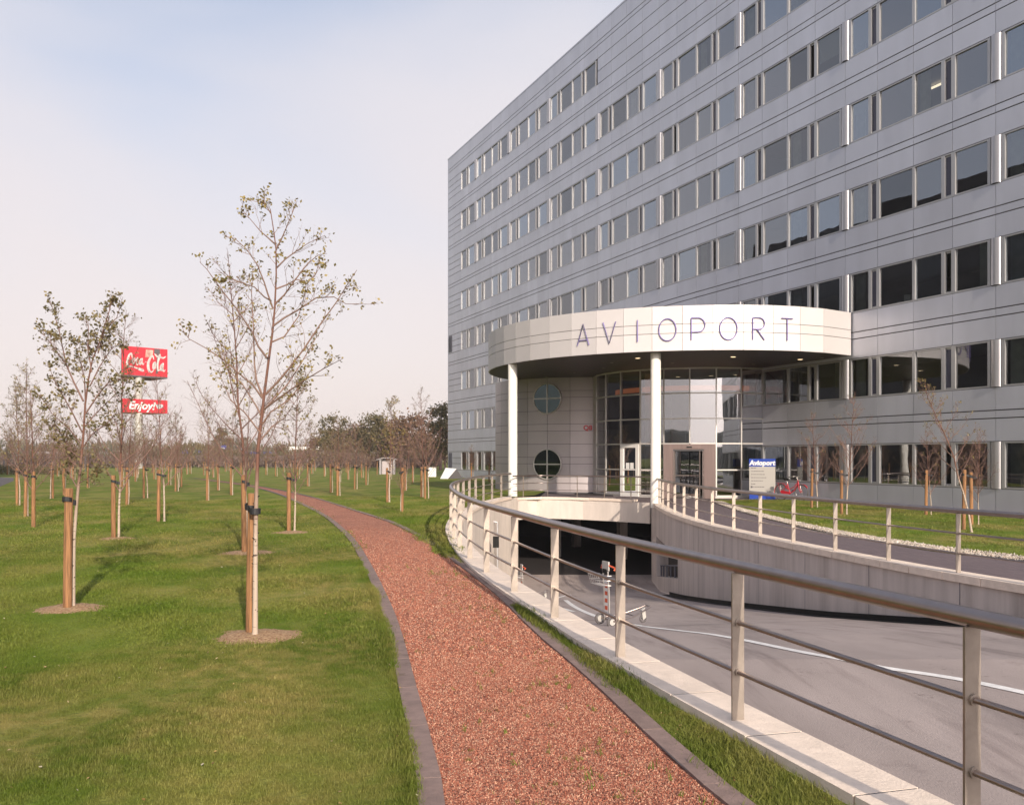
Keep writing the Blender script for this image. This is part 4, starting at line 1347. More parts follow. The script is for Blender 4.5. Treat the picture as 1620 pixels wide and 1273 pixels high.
def make_tree(seed, H, leafy, trunk=None, branches=None, r0=0.026, nbr=20, first=0.95, spread=0.40, tw=9, tl=0.30, lsize=0.034, lean=0.0, leafmat="leaf"):
    """meshes (trunk, crown wood, leaves) in the tree's own frame, foot at the origin"""
    rng = random.Random(seed)
    tr, wd, lf = MB(), MB(), MB()
    if trunk is None:
        k = 8
        lx, ly = rng.gauss(0, .03) + lean, rng.gauss(0, .03)
        trunk = [Vector((lx * H * (i / k) ** 1.3 + rng.gauss(0, .012) * (i > 0), ly * H * (i / k) ** 1.3 + rng.gauss(0, .012) * (i > 0), H * i / k)) for i in range(k + 1)]
    n_ = len(trunk) - 1
    rad = [r0 * (1 - 0.86 * max(0, p.z / H) ** 0.9) for p in trunk]
    tr.tube(trunk, rad, 9)
    # knots and root flare
    tr.tube([trunk[0] + Vector((0, 0, -.04)), trunk[0] + Vector((0, 0, .05))], [r0 * 1.5, r0 * 1.02], 9)
    for _ in range(10):
        z = rng.uniform(.15, min(first + .4, H * .5)); i = max(j for j in range(n_) if trunk[j].z <= z)
        p = trunk[i].lerp(trunk[i + 1], (z - trunk[i].z) / (trunk[i + 1].z - trunk[i].z)); an = rng.uniform(0, 6.28)
        dv = Vector((math.cos(an), math.sin(an), .3)) * r0
        tr.tube([p + dv * .5, p + dv * 1.25], [.008, .004], 5, 1)
    def on(z):
        for a, b_ in zip(trunk[:-1], trunk[1:]):
            if a.z <= z <= b_.z: return a.lerp(b_, (z - a.z) / (b_.z - a.z))
        return trunk[-1]
    if branches:
        for br in branches:
            L = sum((b_ - a).length for a, b_ in zip(br[:-1], br[1:]))
            rb = 0.006 + 0.0042 * L
            k = len(br)
            wd.tube(br, [rb * (1 - .8 * i / (k - 1)) for i in range(k)], 5, 0, caps=False)
            twigs_on(br, wd, lf, rng, int(tw * max(1, L / .55)), tl, leafy, lsize, 0.0032)
    for i in range(nbr):
        z = first + (H * 0.93 - first) * ((i + rng.random()) / nbr) ** 1.15
        p = on(z); an = i * 2.4 + rng.uniform(-.5, .5)
        L = (H - z) * spread * rng.uniform(.7, 1.25) + .22
        el = R(rng.uniform(42, 66))
        d = Vector((math.cos(an) * math.cos(el), math.sin(an) * math.cos(el), math.sin(el)))
        e = p + d * L
        mid = p.lerp(e, .5) + Vector((d.x, d.y, -0.2)) * L * .09
        br = bend(p, mid, rng, .02, 2)[:-1] + bend(mid, e, rng, .03, 2)
        rb = 0.0045 + 0.0052 * L
        wd.tube(br, [rb * (1 - .8 * q / (len(br) - 1)) for q in range(len(br))], 4, 0, caps=False)
        twigs_on(br, wd, lf, rng, int(tw * (0.5 + L)), tl * (.7 + .3 * L), leafy * (0.45 + 0.75 * z / H), lsize)
    twigs_on(trunk[int(n_ * .55):], wd, lf, rng, tw * 2, tl, leafy, lsize, t0=.3)
    return tr.mesh("trunk", [M["bark"], M["black"]]), wd.mesh("crown", M["twig"]), lf.mesh("foliage", M[leafmat])


def plant_tree(meshes, loc, label, group, rz=0.0, sc=1.0, cat="tree", name="birch_tree"):
    root = empty(name, loc, rz)
    tag(root, label, cat, group)
    for nm, me in zip(("trunk", "crown", "foliage"), meshes):
        o = put(nm, me, root)
        o.scale = (sc, sc, sc)
        if nm == "foliage": o["kind"] = "stuff"
    return root


# stake and tie
STH, STR = 1.36, 0.048
mb = MB().tube([(0, 0, -.05), (0, 0, .7), (0.004, 0, STH - .012), (0.004, 0, STH)], [STR, STR * .98, STR * .95, STR * .86], 14, 0, caps=False)
mb.disc((0.004, 0, STH), (STR * .86, 0, 0), (0, STR * .86, 0), 14, 1)
stake_me = mb.mesh("stake", [M["stake"], M["stakeend"]])


def tie_mesh(dx, dy):
    """black strap: a band round the stake top and a loop round the stem at (dx, dy)"""
    mb = MB()
    z = STH - .13
    d = Vector((dx, dy, 0)); L = max(d.length, .05); d.normalize(); s = Vector((-d.y, d.x, 0))
    def band(c, r, z, h, tilt=0.0, th=.006):
        k = 16
        v = []
        for i in range(k):
            a = 2 * math.pi * i / k
            u = Vector((math.cos(a), math.sin(a), 0))
            zz = z + tilt * (u.dot(d))
            v += [c + u * r + Vector((0, 0, zz - h)), c + u * r + Vector((0, 0, zz + h)), c + u * (r + th) + Vector((0, 0, zz + h)), c + u * (r + th) + Vector((0, 0, zz - h))]
        fs = []
        for i in range(k):
            j = (i + 1) % k
            for q in range(4): fs.append((4 * i + q, 4 * j + q, 4 * j + (q + 1) % 4, 4 * i + (q + 1) % 4))
        mb.add(v, fs)
    band(Vector((0, 0, 0)), STR * 1.0, z, .026, -.012)
    band(d * L, .036, z - .035, .028, 0.0, .014)
    for sg in (-1, 1):
        a = d * STR * .6 + s * sg * STR * .75; b_ = d * (L - .02) + s * sg * .034
        mb.add([a + Vector((0, 0, z - .03)), a + Vector((0, 0, z + .02)), b_ + Vector((0, 0, z - .01)), b_ + Vector((0, 0, z - .062))], [(0, 1, 2, 3)])
    return mb.mesh("tie", M["rubber"])


tie_cache = {}
def stake(loc, tree_off, label, group, h=1.0, rz=0.0):
    root = empty("tree_stake", loc, 0)
    tag(root, label, "wooden stake", group)
    o = put("post", stake_me, root); o.scale = (1, 1, h); o.rotation_euler = (random.uniform(-.012, .012), random.uniform(-.012, .012), rz)
    key = (round(tree_off[0], 2), round(tree_off[1], 2))
    if key not in tie_cache: tie_cache[key] = tie_mesh(*key)
    put("tie", tie_cache[key], root, (0, 0, STH * (h - 1)))
    return root


random.seed(8)
G1, G2 = "young birches planted in rows on the lawn", "round timber stakes holding the young birches"
# the large birch in the foreground: stem and main limbs as in the photograph
def P3(px, py, dep, d0):
    """point on the crown of a tree whose foot is at depth d0; dep is its offset in depth"""
    y = d0 + dep
    return Vector(((px - 810) / F * y, y, EYE - (py - 724) / F * y))
foot = at(403.5, 1008, LAWN)
D0 = foot.y
tk = [(403.5, 1008), (403.8, 950), (404, 889), (404.6, 830), (405.5, 784), (408, 710), (412, 675), (418, 624), (424.6, 573), (431, 526), (434.6, 488), (437, 435), (436.5, 394), (434, 372), (427.7, 331)]
trunk = [P3(x, y, 0, D0) - foot for x, y in tk]
def conv(pts, dep):
    k = len(pts) - 1
    return [P3(280 + x / 3.182, 300 + y / 3.182, dep * (i / k), D0) - foot for i, (x, y) in enumerate(pts)]
limbs = [
    conv([(447, 1030), (500, 975), (560, 905), (640, 800), (720, 680), (800, 570), (850, 490), (905, 405)], -.35),
    conv([(437, 1110), (500, 1040), (560, 975), (620, 880), (700, 745), (735, 700)], .35),
    conv([(437, 1105), (540, 1030), (640, 960), (740, 900), (835, 850)], -.5),
    conv([(435, 1050), (400, 960), (390, 880), (385, 700), (375, 520), (382, 400)], .3),
    conv([(430, 1050), (385, 985), (330, 940), (240, 860), (150, 800), (60, 750), (35, 715)], -.3),
    conv([(455, 850), (410, 790), (380, 720), (300, 600), (220, 500), (150, 400), (115, 365)], .35),
    conv([(483, 600), (455, 520), (440, 470), (405, 380), (350, 300), (290, 245), (250, 240)], -.3),
    conv([(485, 685), (540, 645), (600, 612), (700, 545), (790, 540), (850, 575), (980, 577)], .3),
    conv([(497, 572), (540, 530), (590, 460), (660, 370), (710, 330), (755, 322)], -.35),
    conv([(497, 500), (550, 480), (600, 452), (650, 462), (690, 440), (725, 380)], .35),
    conv([(500, 395), (545, 350), (600, 310), (660, 270), (745, 230)], .25),
    conv([(498, 305), (525, 250), (545, 205), (580, 120), (605, 55)], -.12),
    conv([(488, 270), (455, 240), (420, 210), (370, 150), (320, 92)], .15),
    conv([(472, 120), (455, 90), (430, 68)], 0),
    conv([(475, 560), (440, 540), (390, 490), (330, 470), (250, 440), (195, 395)], -.2),
    conv([(470, 770), (540, 740), (610, 640), (640, 540), (650, 470)], .2),
    conv([(432, 1150), (400, 1090), (330, 980), (250, 900), (215, 760)], .3),
    conv([(430, 1180), (470, 1120), (560, 1060), (650, 950), (690, 880)], -.3),
    conv([(425, 1230), (340, 1120), (270, 1060), (215, 930)], -.35),
    conv([(420, 1260), (480, 1190), (540, 1150), (640, 1000)], .35),
]
big = make_tree(11, trunk[-1].z, 0.92, trunk=trunk, branches=limbs, r0=0.0275, nbr=0, tw=7, tl=0.25, lsize=0.036)
big[1].materials[0] = M["twigpale"]
plant_tree(big, foot, "tallest young birch in the foreground with open leafy crown and bare whitish stem", G1)
sp_ = at(396.5, 1004, LAWN)
stake(sp_, ((foot - sp_).x, (foot - sp_).y), "thick round timber stake tied with black strap to the tallest foreground birch", G2)

# the leafy birch at the left edge of the foreground
foot2 = at(115.5, 962, LAWN); D2 = foot2.y
def c2(pts, dep):
    k = len(pts) - 1
    return [P3(x / 3.032, 440 + y / 3.032, dep * (i / k), D2) - foot2 for i, (x, y) in enumerate(pts)]
tr2 = [P3(x, y, 0, D2) - foot2 for x, y in ((115.5, 962), (116, 900), (117, 850), (121, 800), (125, 760), (129, 720), (132, 687), (135, 638), (140, 600), (146, 570), (156, 545), (164, 520), (172, 495), (178, 470))]
lim2 = [
    c2([(400, 590), (355, 500), (320, 420), (300, 330), (285, 260), (255, 150), (235, 95)], .2),
    c2([(315, 410), (270, 350), (235, 300), (190, 250)], -.15),
    c2([(395, 740), (350, 650), (300, 560), (255, 480), (235, 420)], .25),
    c2([(385, 790), (330, 720), (250, 650), (190, 560)], -.3),
    c2([(410, 650), (470, 560), (520, 500), (600, 480), (650, 520)], -.25),
    c2([(430, 520), (480, 420), (540, 330), (590, 310)], .2),
    c2([(400, 720), (450, 660), (540, 570), (600, 560)], .3),
    c2([(440, 450), (420, 330), (425, 240), (410, 190)], -.2),
    c2([(385, 830), (440, 750), (520, 690), (560, 640)], -.2),
    c2([(380, 860), (330, 820), (290, 740), (230, 700)], .2),
    c2([(470, 360), (500, 250), (560, 190), (590, 90)], .1),
    c2([(410, 600), (405, 480), (380, 380), (350, 290)], .25),
    c2([(375, 900), (340, 880), (325, 830), (320, 760)], .1),
    c2([(372, 985), (420, 960), (470, 900)], -.1),
    c2([(368, 1000), (340, 950), (320, 860)], .1),
]
t2 = make_tree(12, tr2[-1].z, 1.5, trunk=tr2, branches=lim2, r0=0.026, nbr=0, tw=13, tl=0.24, lsize=0.043, leafmat="leafdull")
plant_tree(t2, foot2, "young tree with dense brown-green leaves at the left of the foreground", G1)
sp2 = at(106.5, 964, LAWN)
stake(sp2, ((foot2 - sp2).x, (foot2 - sp2).y), "thick round timber stake at the left of the foreground beside the dense leafed young tree", G2)

# stock of young trees
stock = [make_tree(20 + i, h, lf, nbr=nb, spread=s, tw=t, tl=0.33, lsize=0.048, leafmat=lm, r0=.03) for i, (h, lf, nb, s, t, lm) in enumerate((
    (4.6, 0.55, 22, .42, 11, "leafdull"), (4.2, 0.28, 22, .44, 12, "leafdull"), (4.9, 0.35, 24, .36, 11, "leaf"), (4.0, 0.5, 20, .40, 10, "leafdull"),
    (5.2, 0.12, 24, .38, 12, "leafdull"), (4.4, 0.04, 22, .42, 13, "leaf"), (3.4, 0.75, 16, .32, 9, "leaf")))]

# (stake px, base py, stem px, stock tree, scale, where it stands)
rows = [
    (27, 799.5, 31, 0, 1.05, "leftmost of the tight pair near the left edge of the lawn"),
    (40, 816.6, 43.5, 2, 1.0, "just right of the leftmost pair, near the left edge of the lawn"),
    (52.8, 834, 55, 1, .9, "nearest of the cluster by the left edge, left of the dense leafed tree"),
    (83.4, 788, 80, 5, .95, "on dark shaded bark between the left cluster and the dense leafed tree"),
    (101, 783, 103, 1, .9, "directly left of the dense leafed foreground tree, farther off"),
    (138.5, 771.5, 141, 3, .9, "right behind the crown of the dense leafed foreground tree"),
    (179.7, 852, 188, 4, 1.0, "with white speckled stem below the red advertising pylon"),
    (200.5, 798.8, 203, 1, 1.0, "right behind the white speckled stem, left of the pylon foot"),
    (193, 770, 196, 5, .9, "small and far, between the white speckled stem and the pylon"),
    (227.6, 787.6, 233.5, 3, .95, "just right of the pylon foot"),
    (250.6, 825, 260, 5, 1.0, "with stake and stem set wide apart, right of the pylon"),
    (277.7, 776.8, 282, 0, .95, "left of the straight dark stake in the mid lawn"),
    (287, 770, 284, 1, .9, "immediately behind the tight pair in the mid lawn"),
    (327.6, 791.7, 330, 2, .95, "in the mid lawn halfway between the pylon and the tallest birch"),
    (344.6, 775.4, 347, 5, .9, "with thin stake by the far bend of the red path"),
    (365.4, 783, 368, 1, .95, "just left of the tallest birch, beside the far bend of the path"),
    (386.5, 875, 390, 4, 1.12, "directly behind the tallest foreground birch"),
    (457, 841, 466, 0, .88, "with red-brown stem, on the left verge where the path bends"),
    (486.7, 769, 489, 5, .95, "on the right verge at the far end of the path"),
    (523, 779, 526, 3, .85, "right of the path bend beside the pale split stem"),
    (534, 784, 538, 1, .9, "with a pale stem leaning away from its stake, right of the path"),
    (561, 773.5, 565, 5, .9, "with bright yellow stake in the right lawn"),
    (579, 767, 582, 1, .8, "standing farther off behind the bright yellow stake"),
    (550.4, 758.6, 552, 5, .8, "small and far, right lawn near the scrub"),
    (612.7, 794.4, 616, 6, 1.28, "with yellow-leaved top, in the centre of the right lawn"),
    (636, 809.8, 634, 5, .55, "nearest on the right lawn, with a leaning split stake"),
    (641, 776, 643, 5, .9, "thin and bare behind the leaning split stake"),
    (652.7, 763.6, 654, 1, .85, "dark stemmed, between the leaning stake and the white cabinet"),
    (666.6, 786.7, 669, 4, 1.0, "left one of the twin stakes near the office corner"),
    (672.5, 789, 678, 5, .9, "right one of the twin stakes near the office corner"),
    (152.7, 753, 154, 5, .9, "tiny and far behind the dense leafed foreground tree"),
    (214, 761.6, 216, 1, .9, "at the very foot of the red advertising pylon"),
    (240.7, 748, 242, 5, .9, "tiny and far, right of the pylon"),
    (295.7, 750, 297, 3, .9, "tiny and far, left of the blue road sign"),
    (322, 751.6, 324, 1, .9, "far off below the blue road signs, next to the start of the path"),
    (337, 755, 338.5, 5, .9, "far off where the path leaves the lawn"),
    (513, 753.7, 514.5, 1, .85, "far off on the right lawn below the row of poplars"),
    (596.6, 750, 598, 5, .85, "far off beside the small grey shelter"),
]
desc = ["slender young birch with sparse brown leaves", "young birch with twiggy purple-brown crown", "slim upright young birch with a few pale leaves", "short young birch with thin foliage",
        "tall slender young birch with nearly bare crown", "bare twiggy young birch", "young birch with tuft of olive leaves on top"]
rs = random.Random(77)
for sx, by, tx, vi, sc, where in rows:
    f_ = at(sx, by, LAWN); g_ = at(tx, by - (0.3 if tx > sx else -.3), LAWN)
    plant_tree(stock[vi], g_, desc[vi] + " " + where if len((desc[vi] + " " + where).split()) <= 16 else "birch " + where, G1, rs.uniform(0, 6.28), sc * .92)
    stake(f_, ((g_ - f_).x, (g_ - f_).y), "timber stake of the birch " + where if len(where.split()) < 12 else "timber stake " + where, G2, rs.uniform(.96, 1.03), rs.uniform(0, 6))
# the rows run on to the scrub: too far to tell apart
used = [(at(r[0], r[1], LAWN).x, at(r[0], r[1], LAWN).y) for r in rows]
cnt = 0
ORD = ["first", "second", "third", "fourth", "fifth", "sixth", "seventh", "eighth", "ninth", "tenth", "eleventh", "twelfth", "thirteenth", "fourteenth", "fifteenth", "sixteenth", "seventeenth", "eighteenth"]
look = {1: "bare", 3: "low leafy", 4: "tall thin", 5: "twiggy bare", 0: "brown-leaved"}
for j in range(14):
    jc = 0
    y = 52 + j * 7.2
    for i in range(-12, 6):
        x = -6 + i * 6.4 + (j % 2) * 3.0 + rs.uniform(-1.0, 1.0); yy = y + rs.uniform(-1.5, 1.5)
        px = 810 + F * x / yy
        if not (-25 < px < 700): continue
        if px > 560 and yy > 85: continue
        if yy < 75 and interp(X_PL, yy) - 1.5 < x < interp(X_PR, yy) + 1.5: continue
        if yy > 75 and 270 < px < 330 and yy < 88: continue
        if px < 30 and yy < 95: continue
        if fac(0).x - 1 < x and yy < 95: continue
        if min((x - a) ** 2 + (yy - b_) ** 2 for a, b_ in used) < 9: continue
        used.append((x, yy)); cnt += 1
        if cnt > 96: break
        kind_ = rs.choice((1, 3, 4, 5, 5, 0)); where = ORD[jc] + " from the left in the " + ORD[j] + " far row"; jc += 1
        plant_tree(stock[kind_], (x + .15, yy, LAWN), look[kind_] + " far birch, " + where, "far birches in rows before the scrub", rs.uniform(0, 6.28), rs.uniform(.7, .98))
        stake((x, yy, LAWN), (.15, 0), "stake of the far birch " + where, "far stakes in rows before the scrub", 1.0)

# trees on the lawn by the building
G3, G4 = "young trees on the small lawn by the office windows", "stakes on the small lawn by the office windows"
for sx, by, tx, vi, sc, la, lb in (
        (1284, 803, 1293, 5, .80, "bare young tree nearest the red bicycle, before the office windows", "timber stake nearest the red bicycle"),
        (1331.4, 814, 1339.5, 5, .88, "bare young tree with whitish stem right of the bicycle, second from the lobby", "timber stake of the whitish stem, second from the lobby"),
        (1465, 814, 1473, 5, .62, "thin sapling with brown stem mid lawn before the dark office windows", "timber stake in the middle of the small lawn"),
        (1537, 830, 1548, 5, .60, "crooked dark sapling behind the leaning tree at the right", "timber stake just behind the leaning tree at the right")):
    f_ = at(sx, by, .03); g_ = at(tx, by, .03)
    plant_tree(stock[vi], g_, la, G3, rs.uniform(0, 6), sc)
    stake(f_, ((g_ - f_).x, (g_ - f_).y), lb, G4, 1.05)
lt = at(1537, 842, .03)
ltr = [Vector((0, 0, 0)), Vector((-.06, 0, .4)), Vector((-.18, 0, .9)), Vector((-.32, .02, 1.35)), Vector((-.42, .0, 1.8)), Vector((-.60, .02, 2.3)), Vector((-.85, .0, 2.8)), Vector((-1.05, .05, 3.3)), Vector((-1.15, 0, 3.75))]
leaner = make_tree(41, 3.75, .35, trunk=ltr, r0=.028, nbr=18, first=1.3, spread=.42, tw=9, tl=.28, lsize=.036)
plant_tree(leaner, lt, "leaning young tree with reddish stem at the right end of the small lawn", G3)
f_ = at(1524.5, 838, .03)
stake(f_, (.16, -.02), "thick timber stake beside the leaning tree at the right of the small lawn", G4, 1.12)
# small bare trees by the building's left part
for sx, by, vi, sc, la in ((749, 760, 5, .62, "small bare sapling before the leftmost ground floor office windows"), (777, 762, 5, .45, "small dark sapling half hidden beside the entrance drum")):
    g_ = at(sx, by, LAWN)
    plant_tree(stock[vi], g_, la, G3, 1.0, sc)
    stake(g_ + Vector((-.15, 0, 0)), (.15, 0), "dark stake of the " + la.split(" before")[0].split(" half")[0] + (" left of the drum" if sx < 760 else " beside the drum"), G4, .95)

# soil rings round the nearest stems
def soil_ring(c, r, label, seed, ry=None):
    rg = random.Random(seed); k = 40; n_ = 5
    vs = [(c.x, c.y, LAWN + .03)]
    for q in range(1, n_ + 1):
        for i in range(k):
            a = 2 * math.pi * i / k
            rr = r * q / n_ * (1 + (.09 * math.sin(3 * a + seed) + .05 * math.sin(7 * a + 2 * seed)) * (q == n_) + rg.uniform(-.03, .03))
            vs.append((c.x + rr * math.cos(a), c.y + rr * math.sin(a) * (ry or 1), LAWN + (.03, .034, .03, .02, .006, -.002)[q] + rg.uniform(-.005, .005)))
    fs = [(0, 1 + i, 1 + (i + 1) % k) for i in range(k)]
    for q in range(n_ - 1):
        for i in range(k): fs.append((1 + q * k + i, 1 + (q + 1) * k + i, 1 + (q + 1) * k + (i + 1) % k, 1 + q * k + (i + 1) % k))
    o = MB().add(vs, fs, 0, True).build("soil_ring", M["soil"])
    tag(o, label, "soil patch", "bare soil rings round the stems", "stuff")
    return c, r
rings = [soil_ring(at(409, 1006, LAWN), .43, "ring of brown mulch round the stem of the tallest foreground birch", 1),
         soil_ring(at(112, 962, LAWN), .40, "bare pale soil ring at the foot of the dense leafed young tree", 2),
         soil_ring(at(392, 874, LAWN), .5, "reddish soil ring round the stem behind the tallest birch", 3),
         soil_ring(at(461, 842, LAWN), .42, "small sandy soil patch under the red-brown stem at the path bend", 4),
         soil_ring(at(184, 852, LAWN), .4, "worn soil patch under the white speckled stem", 5)]
# ------------------------------------------------------------------ luggage trolleys on the ramp
def trolley(loc, rz, label, sc=1.0):
    root = empty("luggage_trolley", loc, rz)
    tag(root, label, "luggage trolley", "luggage trolleys left on the ramp")
    def P(x, y, z): return (x, y, z)
    mb = MB()
    # deck frame runs forward (+x) from the upright at x=0
    for s in (-1, 1):
        mb.tube([P(-.02, .20 * s, .10), P(.35, .17 * s, .14), P(.66, .10 * s, .24), P(.74, .07 * s, .28)], .016, 8)
    mb.tube([P(-.02, -.24, .10), P(-.02, .24, .10)], .018, 8)
    mb.tube([P(.40, -.17, .15), P(.40, .17, .15)], .012, 6)
    mb.tube([P(.74, -.08, .28), P(.74, .08, .28)], .014, 6)
    mb.build("deck_frame", M["steel"], root, local=True)
    for s in (-.085, .085):
        o = MB().tube([P(-.03, s, .08), P(-.04, s, .55), P(-.06, s, .90)], .014, 8).build("upright", M["wire"], root, local=True)
    mb = MB().box(-.046, -.036, -.07, .07, .22, .74)
    pnl = mb.build("front_panel", M["white"], root, local=True)
    for z in (.26, .38, .50, .62):
        MB().box(-.049, -.0465, -.045, .045, z, z + .065).build("orange_stripe", M["orange"], pnl, local=True)
    for s in (-1, 1):
        k = [P(-.05 + .082 * math.cos(a), .215 * s, .085 + .082 * math.sin(a)) for a in [2 * math.pi * i / 20 for i in range(20)]]
        w = MB().tube(k, .018, 8, closed=True).build("wheel", M["tyre"], root, local=True)
        MB().tube([P(-.05, .20 * s, .085), P(-.05, .23 * s, .085)], .052, 14).build("rim", M["signgrey"], w, local=True)
    k = [P(.66 + .055 * math.cos(a), .02, .062 + .055 * math.sin(a)) for a in [2 * math.pi * i / 16 for i in range(16)]]
    w = MB().tube(k, .014, 8, closed=True).build("caster", M["tyre"], root, local=True)
    MB().obox((.665, .02, .15), (.03, 0, .02), (0, .028, 0), (-.012, 0, .085)).build("fork", M["signgrey"], w, local=True)
    # wire basket
    mb = MB()
    for z, h in ((.68, .0), (.76, .03), (.84, .05)):
        mb.tube([P(-.06, -.20 - h * .3, z), P(-.24 - h, -.17 - h * .3, z + .01), P(-.24 - h, .17 + h * .3, z + .01), P(-.06, .20 + h * .3, z)], .0065, 5)
    for y in (-.17, -.10, -.03, .04, .11, .17):
        mb.tube([P(-.06, y, .68), P(-.24, y, .685), P(-.29, y * 1.06, .86)], .005, 5)
    mb.build("basket", M["wire"], root, local=True)
    # brake handle and hub boards
    hb = MB().tube([P(-.02, -.23, .93), P(.0, -.25, .965), P(-.05, -.10, 1.0), P(-.05, .10, 1.0), P(.0, .25, .965), P(-.02, .23, .93)], .016, 8).build("handle", M["orange"], root, local=True)
    MB().obox((-.055, -.0, .985), (.012, 0, 0), (0, .11, 0), (0, 0, .075)).build("advert_board", M["signgrey"], root, local=True)
    mb = MB().obox((-.055, .0, .90), (.03, 0, 0), (0, .06, 0), (0, 0, .035)).build("brake_box", M["black"], root, local=True)
    for c in [root]:
        c.scale = (sc, sc, sc)
    return root


M["orange"] = pm("orange_red_plastic", (0.62, 0.10, 0.035), 0.45)
M["tyre"] = pm("grey_rubber", (0.10, 0.09, 0.09), 0.7)
M["wire"] = pm("chrome_wire", (0.65, 0.62, 0.58), 0.3, 0.8)
def ramp_pt(px, py):
    y = 10.0
    for _ in range(60):
        z = interp(RAMP_Z, y); y = 0.5 * y + 0.5 * F * (EYE - z) / (py - 724)
    return Vector(((px - 810) / F * y, y, interp(RAMP_Z, y)))
p = ramp_pt(963, 989)
trolley(p + Vector((0, 0, .005)), R(22), "luggage trolley with orange handle standing on the ramp before the garage mouth", .93)
p = ramp_pt(828, 950)
trolley(p + Vector((0, 0, .005)), R(14), "second luggage trolley half hidden behind the railing post beside the wall", .95)

# tall service post with black box on the pale wall left of the garage mouth
w_ = Vector((interp(X_LIN, 33.6), 33.6, 0))
jb = empty("service_post", (-0.66, 36.2, -3.0))
tag(jb, "thin vertical service pipe with small black box on the sunlit ramp wall", "pipe")
xx = interp(X_LIN, 36.2)
MB().tube([(xx + .10, 36.2, -2.9), (xx + .10, 36.2, -.62)], .035, 8).tube([(xx + .10, 36.2, -.62), (xx - .05, 36.2, -.58)], .035, 8).build("pipe", M["frame"], jb)
MB().box(-.12, .10, -.08, .08, -.2, .2, 0, 0, (xx + .08, 34.6, -1.22)).build("control_box", M["black"], jb)

# ------------------------------------------------------------------ information board
sp = at(1206, 788.5, .02); sp.y = min(sp.y, 42.0); sp.x = (1206 - 810) / F * sp.y
ang = R(-22)
ib = empty("information_board", (sp.x, sp.y, .02), ang)
tag(ib, "grey free-standing information board with blue Avioport header by the lobby", "sign")
MB().box(-.56, .56, -.05, .05, .30, 1.44).build("board", M["signgrey"], ib, local=True)
MB().box(-.57, .57, -.056, .056, 1.441, 1.79).build("header", M["blue"], ib, local=True)
MB().box(-.555, .555, -.045, .045, 0.0, .299).build("base", M["blue"], ib, local=True)
hd = hang_text("header_lettering", "Avioport", 0.30, M["white"], WM[ib.name] @ Vector((0, -.062, 1.60)), ang, ib, bold=0.014, shear=.12, depth=.003)
rg = random.Random(2)
for i, z in enumerate((1.36, 1.22, 1.08, .94, .80, .66, .53)):
    mb = MB(); x = -.48
    ln = (.18, .55, .50, .66, .48, .2, .55)[i]
    while x < -.48 + ln:
        w = rg.uniform(.03, .10); mb.box(x, x + w, -.0525, -.0505, z, z + .028); x += w + .018
    mb.build("text_line", M["signtext"], ib, local=True)
MB().box(-.50, -.42, -.0525, -.0505, .50, .58).build("pictogram", M["signtext"], ib, local=True)

# ------------------------------------------------------------------ red bicycle
bk = Vector((11.95, 40.55, .03)); bd = math.atan2(-.82, .57)
by_ = empty("bicycle", tuple(bk), bd)
tag(by_, "bright red bicycle with step-through frame parked against the office wall", "bicycle")
WR = .335
for x in (-.53, .53):
    k = [(x + WR * math.cos(a), 0, WR + .01 + WR * math.sin(a)) for a in [2 * math.pi * i / 32 for i in range(32)]]
    w = MB().tube(k, .018, 7, closed=True).build("wheel", M["tyre"], by_, local=True)
    mb = MB().tube([(x + (WR - .03) * math.cos(a), 0, WR + .01 + (WR - .03) * math.sin(a)) for a in [2 * math.pi * i / 28 for i in range(28)]], .009, 5, closed=True)
    for i in range(14):
        a = 2 * math.pi * i / 14
        mb.tube([(x, (.02 if i % 2 else -.02), WR + .01), (x + (WR - .03) * math.cos(a), 0, WR + .01 + (WR - .03) * math.sin(a))], .0022, 3)
    mb.tube([(x, -.05, WR + .01), (x, .05, WR + .01)], .022, 8)
    mb.build("rim", M["wire"], w, local=True)
    a0, a1 = (R(20), R(190)) if x < 0 else (R(35), R(170))
    arc_ = [(x + (WR + .035) * math.cos(a0 + (a1 - a0) * i / 12), 0, WR + .01 + (WR + .035) * math.sin(a0 + (a1 - a0) * i / 12)) for i in range(13)]
    mb = MB()
    vs = [(p[0], s * .03, p[2] - abs(s) * .006) for p in arc_ for s in (-1, 0, 1)]
    mb.add(vs, [(3 * i + j, 3 * i + 3 + j, 3 * i + 4 + j, 3 * i + 1 + j) for i in range(12) for j in (0, 1)], 0, True)
    mb.build("mudguard", M["red"], by_, local=True)
H0, BB, ST, RA, HT_ = (.36, 0, .74), (-.06, 0, .30), (-.22, 0, .72), (-.53, 0, .345), (.33, 0, .88)
mb = MB()
mb.tube([H0, (.20, 0, .50), (.05, 0, .36), BB], .022, 8)
mb.tube([(.35, 0, .80), (.16, 0, .60), (-.02, 0, .50), (-.145, 0, .50)], .017, 8)
mb.tube([BB, ST], .019, 8).tube([HT_, (.385, 0, .64)], .022, 8)
for s in (-1, 1):
    mb.tube([BB, (-.53, .05 * s, .345)], .012, 6).tube([(-.20, .01 * s, .64), (-.53, .05 * s, .345)], .010, 6)
    mb.tube([(.385, .03 * s, .64), (.42, .05 * s, .52), (.53, .05 * s, .345)], .013, 6)
mb.build("frame", M["red"], by_, local=True)
mb = MB()
vs = [(-.57, -.03, .34), (-.50, -.03, .42), (-.06, -.03, .37), (-.02, -.03, .30), (-.06, -.03, .23), (-.50, -.03, .29)]
mb.add(vs + [(a, -.05, c) for a, b_, c in vs], [tuple(range(6)), tuple(reversed(range(6, 12)))] + [(i, 6 + i, 6 + (i + 1) % 6, (i + 1) % 6) for i in range(6)])
mb.build("chain_guard", M["red"], by_, local=True)
MB().tube([ST, (-.25, 0, .86)], .012, 8).build("seat_post", M["wire"], by_, local=True)
